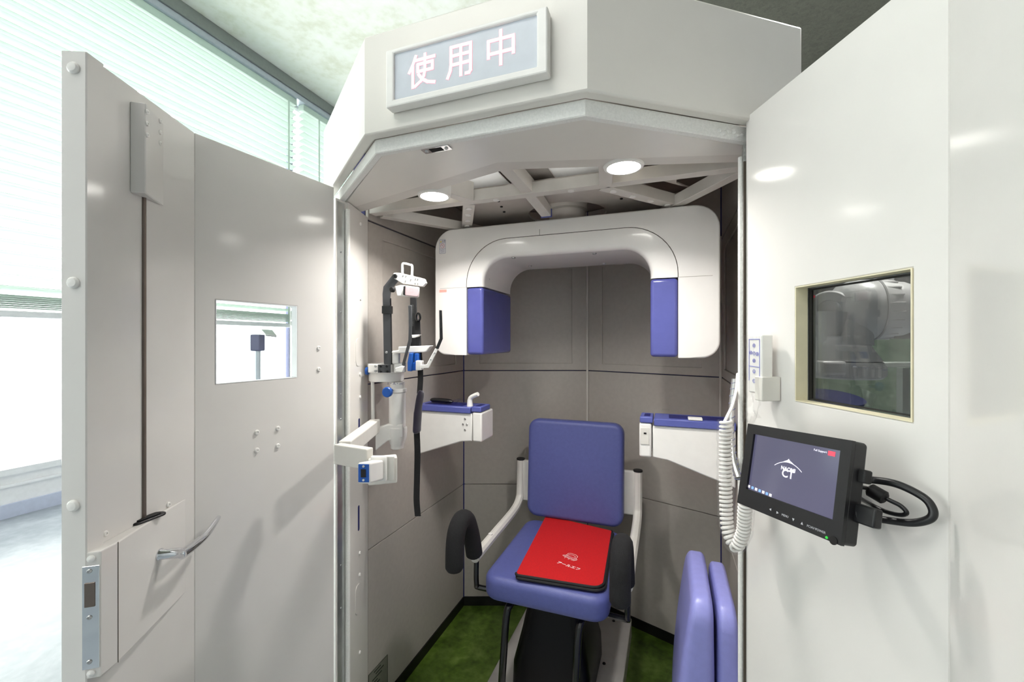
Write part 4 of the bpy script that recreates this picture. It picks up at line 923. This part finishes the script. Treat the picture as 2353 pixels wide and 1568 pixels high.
cush(0.104, 0.104, 0.160, 0.145, 1.07, 1.34, 0.640, 'blue vinyl cushion in a brightly lit tint wedged against the right booth wall behind the felt strip')

# ---------------------------------------------------------------- monitor on the right door
mTL = at(1714, 973, 0.68)
rays = [ray(1714, 973), ray(1951, 1012), ray(1940, 1258), ray(1698, 1157)]
Mx = Matrix((( -rays[1].x, rays[2].x, -rays[3].x), (-rays[1].y, rays[2].y, -rays[3].y), (-rays[1].z, rays[2].z, -rays[3].z)))
tt = Mx.inverted() @ (-rays[0]); T0 = 0.68
Q = [CAM + rays[0] * T0, CAM + rays[1] * tt[0] * T0, CAM + rays[2] * tt[1] * T0, CAM + rays[3] * tt[2] * T0]
mu = (Q[1] - Q[0] + Q[2] - Q[3]).normalized(); mv = (Q[0] - Q[3] + Q[1] - Q[2]); mv = (mv - mu * mv.dot(mu)).normalized(); mn = mu.cross(mv)
mc = sum(Q, V((0, 0, 0))) / 4; mw = ((Q[1] - Q[0]).length + (Q[2] - Q[3]).length) / 2; mh = ((Q[0] - Q[3]).length + (Q[1] - Q[2]).length) / 2
print('MON', tt, mw, mh, mn, mc)
mon = thing('monitor', 'small black flat monitor showing a start screen, mounted on the right door', 'monitor', mc)
def onM(px, py, off=0.0): return onplane(px, py, mc + mn * off, mn)
def m2(px, py):
    q = onM(px, py) - mc; return (q.dot(mu), q.dot(mv))
scr = [m2(1729, 996), m2(1927, 1037), m2(1916, 1201), m2(1718, 1121)]
sl, sr = (scr[0][0] + scr[3][0]) / 2, (scr[1][0] + scr[2][0]) / 2; su, sd = (scr[0][1] + scr[1][1]) / 2, (scr[2][1] + scr[3][1]) / 2
# casing = back slab + raised bezel
bm = B(); plate2d(bm, rrect(mw, mh, 0.005, 4), mc - mn * 0.004, mu, mv, -mn * 0.020); part('casing', bm, M_BLACK, mon, 0.002, 2)
bm = B()
for a0, a1, b0, b1 in ((-mw / 2, sl, -mh / 2, mh / 2), (sr, mw / 2, -mh / 2, mh / 2), (sl, sr, su, mh / 2), (sl, sr, -mh / 2, sd)):
    obox(bm, mc + mu * a0 + mv * b0, mu * (a1 - a0), mv * (b1 - b0), -mn * 0.005)
bmesh.ops.remove_doubles(bm, verts=bm.verts, dist=1e-5); part('bezel', bm, M_BLACK, mon, smooth=False)
scm = bpy.data.materials.new('lit_start_screen'); scm.use_nodes = True; nt = scm.node_tree; b_ = nt.nodes['Principled BSDF']
tcn = nt.nodes.new('ShaderNodeTexCoord'); nzn = nt.nodes.new('ShaderNodeTexNoise'); nzn.inputs['Scale'].default_value = 8; nzn.inputs['Detail'].default_value = 0
crn = nt.nodes.new('ShaderNodeValToRGB'); crn.color_ramp.elements[0].color = (*lin((84, 84, 112)), 1); crn.color_ramp.elements[1].color = (*lin((112, 110, 140)), 1)
nt.links.new(tcn.outputs['Object'], nzn.inputs['Vector']); nt.links.new(nzn.outputs['Fac'], crn.inputs['Fac'])
nt.links.new(crn.outputs['Color'], b_.inputs['Emission Color']); b_.inputs['Emission Strength'].default_value = 0.75; b_.inputs['Base Color'].default_value = (0.02, 0.02, 0.03, 1); b_.inputs['Roughness'].default_value = 0.12
bm = B(); obox(bm, mc + mu * sl + mv * sd - mn * 0.0035, mu * (sr - sl), mv * (su - sd), -mn * 0.0004); scn = part('screen', bm, scm, mon, smooth=False)
so = mc - mn * 0.0033
def ms(px, py): q = onM(px, py, -0.0033); return q
l1 = ms(1811, 1079.5); part('logo_text', text_bm('NAOMI', 0.0072, l1, mu, mv, 0.0002, 0.0002), M_SCRW, mon, smooth=False)
l2 = ms(1810, 1091); part('logo_text', text_bm('CT', 0.0150, l2, mu, mv, 0.0002, 0.0003), M_SCRW, mon, smooth=False)
l0 = ms(1811, 1069); bm = B()
arc = [(-0.022 + 0.044 * k / 20, 0.0035 - 17 * (-0.022 + 0.044 * k / 20) ** 2) for k in range(21)]
part('logo_flare', strokes_bm([arc], 0.0008, l0, mu, mv, 0.0002), M_SCRW, mon, smooth=False)
bm = B(); plate2d(bm, [(-0.010, 0.0020), (-0.005, 0.0048), (-0.002, 0.0062), (0, 0.0085), (0.002, 0.0062), (0.005, 0.0048), (0.010, 0.0020), (0, 0.0036)], l0, mu, mv, mn * 0.0002); part('logo_flare', bm, M_SCRW, mon, smooth=False)
c = ms(1911, 1043); bm = B(); cbox(bm, c, mu * 0.0095, mv * 0.006, mn * 0.0003); part('screen_button', bm, M_SCRR, mon, smooth=False)
part('screen_caption', text_bm('Full Support', 0.0038, ms(1885, 1037), mu, mv, 0.0002), M_SCRW, mon, smooth=False)
for k in range(7):
    c = ms(1721 + 8.2 * k, 1118 + 3.4 * k); bm = B(); cbox(bm, c, mu * 0.0042, mv * 0.0038, mn * 0.0003); part('screen_icon', bm, M_SCRW if k % 2 == 0 else M_SCRB, mon, smooth=False)
def btn(px, py, s, sz=0.0040):
    part('button_print', text_bm(s, sz, onM(px, py, 0.0002), mu, mv, 0.0002), M_KEYTXT, mon, smooth=False)
def tri(px, py, pts):
    o = onM(px, py, 0.0002); bm = B(); prism(bm, [o + mu * a + mv * b for a, b in pts], mn * 0.0003); part('button_print', bm, M_KEYTXT, mon, smooth=False)
q = 0.0017
tri(1770, 1171, [(-q, 0), (q, q), (q, -q)]); tri(1787, 1179, [(q, 0), (-q, q), (-q, -q)]); btn(1804, 1186, 'MENU')
tri(1823, 1195, [(0, -q), (q, q), (-q, q)]); tri(1843, 1203, [(0, q), (q, -q), (-q, -q)]); btn(1863, 1212, 'PC/AV'); btn(1885, 1221, 'POWER')
part('power_led', (lambda b: disc(b, onM(1900, 1236), mn, 0.0016, 0.0008, 10))(B()), M_LEDG, mon)
part('power_knob', (lambda b: disc(b, onM(1916, 1243), mn, 0.005, 0.0012, 18))(B()), M_BLACKG, mon)
bm = B()
obox(bm, mc + mu * (-mw * 0.36) - mv * mh * 0.30 - mn * 0.024, mu * mw * 0.72, mv * mh * 0.62, -mn * 0.010); part('rear_housing', bm, M_BLACK, mon, 0.004, 2)
# bracket to the door
bc = mc - mn * 0.03; tgt = onplane(1840, 1090, V3(HR, 0), NR1)
hitd = bc + NR1 * (-((bc - V3(HR, 0)).dot(NR1)))
bm = B(); tube(bm, [bc, hitd], 0.012, 14); part('wall_bracket', bm, M_BLACK, mon)
# plugs and cables at the right edge
pr = mc + mu * (mw / 2)
pv = onM(1968, 1108, -0.02)
vg = onM(1972, 1180, -0.018); bm = B(); cbox(bm, vg - mn * 0.003, mu * 0.042, mv * 0.022, mn * 0.012); plg = part('cable_plug', bm, M_BLACK, mon, 0.002, 2)
bm = B(); cbox(bm, onM(1975, 1093, -0.02), mu * 0.022, mv * 0.016, mn * 0.012); part('mount_clip', bm, M_BLACKM, mon, 0.002, 2)
Dd = lambda px, py, off: onplane(px, py, V3(HR + nR1 * off, 0), NR1)
def cable(name, pts, r, lab, plug=None):
    t = thing(name, lab, 'cable', pts[0], 'monitor cables'); bm = B(); tube(bm, smoothpath(pts, 8), r, 10); part('cable_jacket', bm, M_BLACK, t, ang=60); return t
cb1 = cable('monitor_cable', [onM(1962, 1103, -0.016), Dd(2000, 1103, 0.036), Dd(2060, 1113, 0.026), Dd(2120, 1142, 0.02), Dd(2143, 1170, 0.018), Dd(2138, 1192, 0.02), Dd(2100, 1202, 0.024), Dd(2050, 1198, 0.03), Dd(2005, 1190, 0.036)], 0.0044, 'thick black cable looping out from the right edge of the monitor')
bm = B(); tube(bm, [onM(1985, 1184, -0.018), Dd(2008, 1190, 0.036)], [0.008, 0.006], 10); part('strain_relief', bm, M_BLACKM, cb1)
cb2 = cable('monitor_cable', [onM(1964, 1118, -0.02), Dd(2000, 1125, 0.030), Dd(2040, 1148, 0.024), Dd(2068, 1162, 0.018), Dd(2083, 1178, 0.016), Dd(2070, 1184, 0.018), Dd(2035, 1176, 0.022), Dd(1998, 1158, 0.028), onM(1966, 1140, -0.02)], 0.0026, 'thin black lead with ferrite block looping inside the thick monitor cable')
a, b = Dd(1996, 1124, 0.031), Dd(2036, 1147, 0.025); bm = B(); tube(bm, [a, a.lerp(b, 0.1), a.lerp(b, 0.9), b], [0.006, 0.0085, 0.0085, 0.006], 12); part('ferrite_block', bm, M_BLACKM, cb2)

# ---------------------------------------------------------------- remote control in its holder
rc = thing('remote_control', 'white handset with blue keypad wrapped in clear plastic on the right door', 'remote control', onR(1760, 900))
KN = NR1.copy()
KU = UP.cross(KN).normalized(); KU = KU if KU.dot(RGT) > 0 else -KU
kc = onR(1734, 837, 0.032)
kw, kh = 0.036, 0.104
bm = B(); cbox(bm, kc - KN * 0.011, KU * kw, UP * kh, KN * 0.022); part('handset', bm, M_WHITE, rc, 0.003, 2)
hold = kc + KU * 0.014 - KN * 0.014 - UP * 0.042
bm = B(); cbox(bm, hold, KU * 0.020, UP * 0.042, KN * 0.034); part('holder', bm, M_IVPLAS, rc, 0.0015, 2)
bm = B(); q1 = kc - KN * 0.010 - UP * 0.03; q2 = q1 + NR1 * (-((q1 - V3(HR, 0)).dot(NR1))); tube(bm, [q1, q2], 0.010, 10); part('holder_mount', bm, M_IVPLAS, rc)
ko = kc + KN * 0.0004
part('keypad_border', strokes_bm([[(-.0145, -.03), (-.0145, .044), (.0135, .044), (.0135, -.03)], [(-.0145, -.004), (.0135, -.005)]], 0.0010, ko, KU, UP, 0.0003), M_INKB, rc, smooth=False)
for cx_, cy_, gl_ in ((-.001, .033, [(-.002, -.001), (0, .002), (.002, -.001), (-.002, -.001)]), (-.001, .019, [(-.002, 0), (.002, .001)]), (-.0098, .020, [(.001, .002), (-.002, 0), (.001, -.002), (.001, .002)]), (.0078, .018, [(-.001, .002), (.002, 0), (-.001, -.002), (-.001, .002)]), (-.001, .006, [(-.002, .001), (0, -.002), (.002, .001), (-.002, .001)]), (-.001, -.013, [(0, .001), (0, -.002), (.002, -.002)]), (-.001, -.030, [(-.002, 0), (.002, 0)])):
    part('key', strokes_bm([circ(cx_, cy_, 0.0032, 16), [(cx_ + a, cy_ + b) for a, b in gl_]], 0.0006, ko, KU, UP, 0.0003), M_INKB, rc, smooth=False)
random.seed(5); bm = B(); g = {}
for i in range(8):
    for j in range(14):
        f_ = max(0, j - 7) / 6.0
        g[i, j] = bm.verts.new(kc + KU * (-0.021 + 0.006 * i + (0.004 * f_)) + UP * (0.052 - 0.012 * j) + KN * (0.004 + random.uniform(0, 0.004 + 0.008 * f_)))
for i in range(7):
    for j in range(13): bm.faces.new([g[i, j], g[i + 1, j], g[i + 1, j + 1], g[i, j + 1]])
part('plastic_wrap', bm, M_CLEAR, rc)

# coiled cord
cdt = thing('coiled_cord', 'white coiled cord in clear film hanging in a loop by the right door', 'cord', at(1665, 965, 0.80))
path = smoothpath([at(1668, 968, 0.800), at(1667, 1010, 0.800), at(1667, 1080, 0.795), at(1668, 1150, 0.79), at(1672, 1215, 0.78), at(1690, 1255, 0.765), at(1707, 1225, 0.75), at(1711, 1180, 0.735), at(1715, 1130, 0.72)], 40)
cum = [0]
for a, b in zip(path[:-1], path[1:]): cum.append(cum[-1] + (b - a).length)
hel = []; turns = 46; NS = turns * 12; TL_ = cum[-1]; j = 0; prevn = V((1, 0, 0))
for k in range(NS + 1):
    s = TL_ * k / NS
    while j < len(cum) - 2 and cum[j + 1] < s: j += 1
    f_ = (s - cum[j]) / max(1e-9, cum[j + 1] - cum[j]); p = path[j].lerp(path[j + 1], f_); t = (path[j + 1] - path[j]).normalized()
    nrm = (prevn - t * prevn.dot(t)).normalized(); prevn = nrm; bnm = t.cross(nrm); a = 2 * PI * turns * k / NS
    hel.append(p + (nrm * math.cos(a) + bnm * math.sin(a)) * 0.0088)
bm = B(); tube(bm, hel, 0.0032, 6); part('coil', bm, M_CORD, cdt, ang=80)
bm = B(); tube(bm, smoothpath([at(1664, 972, 0.80), at(1672, 956, 0.82), at(1684, 930, 0.85), at(1692, 895, 0.88), at(1695, 860, 0.92)], 6), 0.0032, 8); part('straight_lead', bm, M_CORD, cdt)
bm = B(); tube(bm, [path[i] for i in range(0, len(path) - 30, 8)], [0.0145 + random.uniform(-0.001, 0.0015) for i in range(0, len(path) - 30, 8)], 12, cap=False); part('plastic_sleeve', bm, M_CLEAR, cdt)
bm = B(); tube(bm, smoothpath([at(1688, 872, 0.93), at(1682, 930, 0.92), at(1680, 1000, 0.90), at(1686, 1060, 0.87), at(1697, 1100, 0.84)], 8), 0.0062, 10)
sw = thing('wrapped_cable', 'grey spiral-wrapped cable behind the coiled cord at the right post', 'cable', at(1680, 1000, 0.9))
part('cable_jacket', bm, M_STEEL, sw)
bm = B(); pth = smoothpath([at(1688, 872, 0.93), at(1682, 930, 0.92), at(1680, 1000, 0.90), at(1686, 1060, 0.87), at(1697, 1100, 0.84)], 12)
for i in range(2, len(pth) - 1, 3): tube(bm, [pth[i] + (RGT * math.cos(2 * PI * k / 10) * 0.0066 + FWD * math.sin(2 * PI * k / 10) * 0.0066 + UP * 0.003 * math.cos(2 * PI * k / 10)) for k in range(10)], 0.0008, 5, closed=True)
part('spiral_wrap', bm, M_INK, sw)

# ---------------------------------------------------------------- machine seen through the right door window
RD = 1.9
rb = thing('white_machine', 'rounded white machine with ribbed collar seen through the dark door window', 'machine', V3(at(1945, 960, RD), 0))
def R(px, py, d=RD): return at(px, py, d)
K = RD / FPX
c = R(1935, 868); lathe_p = lambda *a: lathe(B(), *a)
part('pedestal', lathe_p(V3(R(1950, 960), 0.0), UP, [(0.16, 0), (0.15, 0.04), (0.09, 0.06), (0.08, R(1950, 950).z - 0.03), (0.10, R(1950, 945).z)], 28), M_ROBOT, rb)
part('ribbed_base', lathe_p(V3(c, R(1935, 868).z), UP, [(70 * K, 0), (74 * K, 0.005), (74 * K, 36 * K), (70 * K, 38 * K)], 36), M_ROBOT, rb, 0.002, 1)
for k in range(14):
    a = PI + PI * k / 13; p = V3(c, R(1935, 850).z) + (RGT * math.cos(a) + FWD * math.sin(a)) * 74 * K
    part('rib', lathe_p(p - UP * 13 * K, UP, [(2, 0)] and [(0.004, 0), (0.009, 0.006), (0.009, 26 * K - 0.006), (0.004, 26 * K)], 10), M_ROBOT, rb)
part('skirt', lathe_p(V3(c, R(1935, 829).z), UP, [(72 * K, 0), (66 * K, 10 * K), (54 * K, 30 * K), (50 * K, 40 * K), (50 * K, 56 * K)], 36), M_ROBOT, rb)
part('waist', (lambda b: tube(b, smoothpath([R(1945, 790), R(1948, 760), R(1952, 720), R(1955, 690)], 4), [50 * K, 49 * K, 48 * K, 48 * K, 48 * K, 48 * K, 48 * K, 49 * K, 50 * K, 51 * K, 52 * K, 52 * K, 52 * K], 24))(B()), M_ROBOT, rb)
# round head: squashed sphere with ribbed ring facing right
def ball(c, ax, prof, seg=32): return lathe(B(), c, ax, prof, seg)
hax = (RGT * 0.93 - FWD * 0.3).normalized()
hp_ = [(0.001, -62 * K), (34 * K, -56 * K), (56 * K, -40 * K), (66 * K, -18 * K), (68 * K, 0), (68 * K, 26 * K), (66 * K, 28 * K)]
part('head_shell', ball(R(1972, 712), hax, hp_), M_ROBOT, rb, ang=60)
part('ribbed_ring', ball(R(1972, 712) + hax * 28 * K, hax, [(68 * K, 0), (70 * K, 2 * K), (66 * K, 30 * K), (62 * K, 32 * K)]), M_ROBOT, rb)
for k in range(22):
    a = 2 * PI * k / 22; x_ = hax.cross(UP).normalized(); p = R(1972, 712) + hax * 30 * K + (UP * math.cos(a) + x_ * math.sin(a)) * 67.5 * K
    bm = B(); tube(bm, [p, p + hax * 28 * K], 0.004, 6); part('ring_rib', bm, M_ROBOT, rb)
part('lens_dome', ball(R(1972, 712) + hax * 60 * K, hax, [(62 * K, 0), (60 * K, 20 * K), (50 * K, 42 * K), (30 * K, 60 * K), (0.001, 66 * K)]), M_ROBOT, rb, ang=60)
eax = -FWD * 0.75 - RGT * 0.65
part('ear_disc', ball(R(1905, 712, RD - 0.02), eax, [(40 * K, -0.05), (44 * K, -0.01), (40 * K, 0.006), (22 * K, 0.010), (20 * K, 0.006), (0.001, 0.006)]), M_ROBOT, rb)
part('shoulder', (lambda b: tube(b, smoothpath([R(1915, 720), R(1912, 760), R(1918, 800)], 5), [40 * K, 38 * K, 36 * K, 34 * K, 33 * K, 32 * K, 31 * K, 31 * K, 31 * K, 31 * K, 31 * K], 18))(B()), M_ROBOT, rb)
bm = B(); cbox(bm, R(1900, 845, RD - 0.10), RGT * 55 * K, UP * 30 * K, FWD * 0.09); part('front_box', bm, M_ROBOT, rb, 0.012, 3)
bwl = thing('blue_mesh_stool', 'round blue mesh seat in a clear bowl below the white machine', 'stool', V3(at(1915, 930, 1.62), 0))
bc_ = at(1914, 911, 1.62); bax = (UP * 0.95 - FWD * 0.20).normalized(); K2 = 1.62 / FPX
part('mesh_seat', lathe(B(), bc_ - UP * 0.03, bax, [(40 * K2, 0), (54 * K2, 0.012), (58 * K2, 0.03), (50 * K2, 0.026), (20 * K2, 0.020), (0.001, 0.020)], 32), M_MESHBLUE, bwl)
part('clear_bowl', lathe(B(), bc_ - UP * 0.05, bax, [(30 * K2, 0), (66 * K2, 0.03), (72 * K2, 0.075), (71 * K2, 0.075)], 32, False), M_CLEAR, bwl)
part('stool_post', lathe(B(), V3(bc_, 0), UP, [(0.16, 0), (0.16, 0.02), (0.03, 0.04), (0.03, bc_.z - 0.03)], 24), M_ROBOT, bwl)
gwz = 1.27
struct(slab('wall_partition', (0.6, 5.2, 0.0), (3.5, 5.3, gwz), M_GREENWALL))
shf = thing('wall_shelf', 'pale horizontal shelf bar far behind the dark door window', 'shelf', at(2040, 838, 3.0))
bm = B(); cbox(bm, at(2045, 838, 3.0), RGT * 0.42, UP * 0.035, FWD * 0.12); part('shelf_board', bm, M_GREYRAIL, shf, 0.004, 1)
bm = B(); cbox(bm, V3(at(2075, 838, 3.08), at(2075, 838, 3.08).z / 2 - 0.012), RGT * 0.05, UP * (at(2075, 838, 3.08).z - 0.025), FWD * 0.05); part('shelf_post', bm, M_GREYRAIL, shf)
ldr = thing('power_light', 'small glowing red light on a thin grey post behind the dark door window', 'light', at(1869, 682, 1.3))
part('light_lens', lathe(B(), at(1869, 682, 1.3), -FWD, [(0.0042, 0), (0.0036, 0.003), (0.001, 0.004)], 12), M_LEDR, ldr)
bm = B(); z_ = at(1869, 690, 1.3).z; p_ = at(1869, 682, 1.312); box(bm, (p_.x - 0.006, p_.y - 0.002, 0.0), (p_.x + 0.006, p_.y + 0.01, z_ + 0.08)); part('light_post', bm, M_GREYRAIL, ldr, 0.004, 1)

# stand outside, seen through the left door window
sd_ = thing('pole_stand', 'thin pole stand with dark box head seen through the left door window', 'stand', V3(at(600, 800, 2.7), 0))
hd_ = at(592, 788, 2.7); bm = B(); cbox(bm, hd_, RGT * 0.065, UP * 0.105, FWD * 0.06); part('box_head', bm, M_INK, sd_, 0.008, 2)
bm = B(); disc(bm, V3(hd_, 0.012), UP, 0.017, hd_.z - 0.06, 12); part('pole', bm, M_LILRAIL, sd_)
part('stand_base', lathe(B(), V3(hd_, 0.0), UP, [(0.17, 0), (0.17, 0.01), (0.03, 0.02)], 24), M_INK, sd_)
bm = B(); prism(bm, [at(600, 762, 2.66), at(610, 773, 2.62), at(636, 776, 2.64), at(626, 763, 2.70)], UP * 0.014); part('top_plate', bm, M_STEEL, sd_, 0.002, 1)
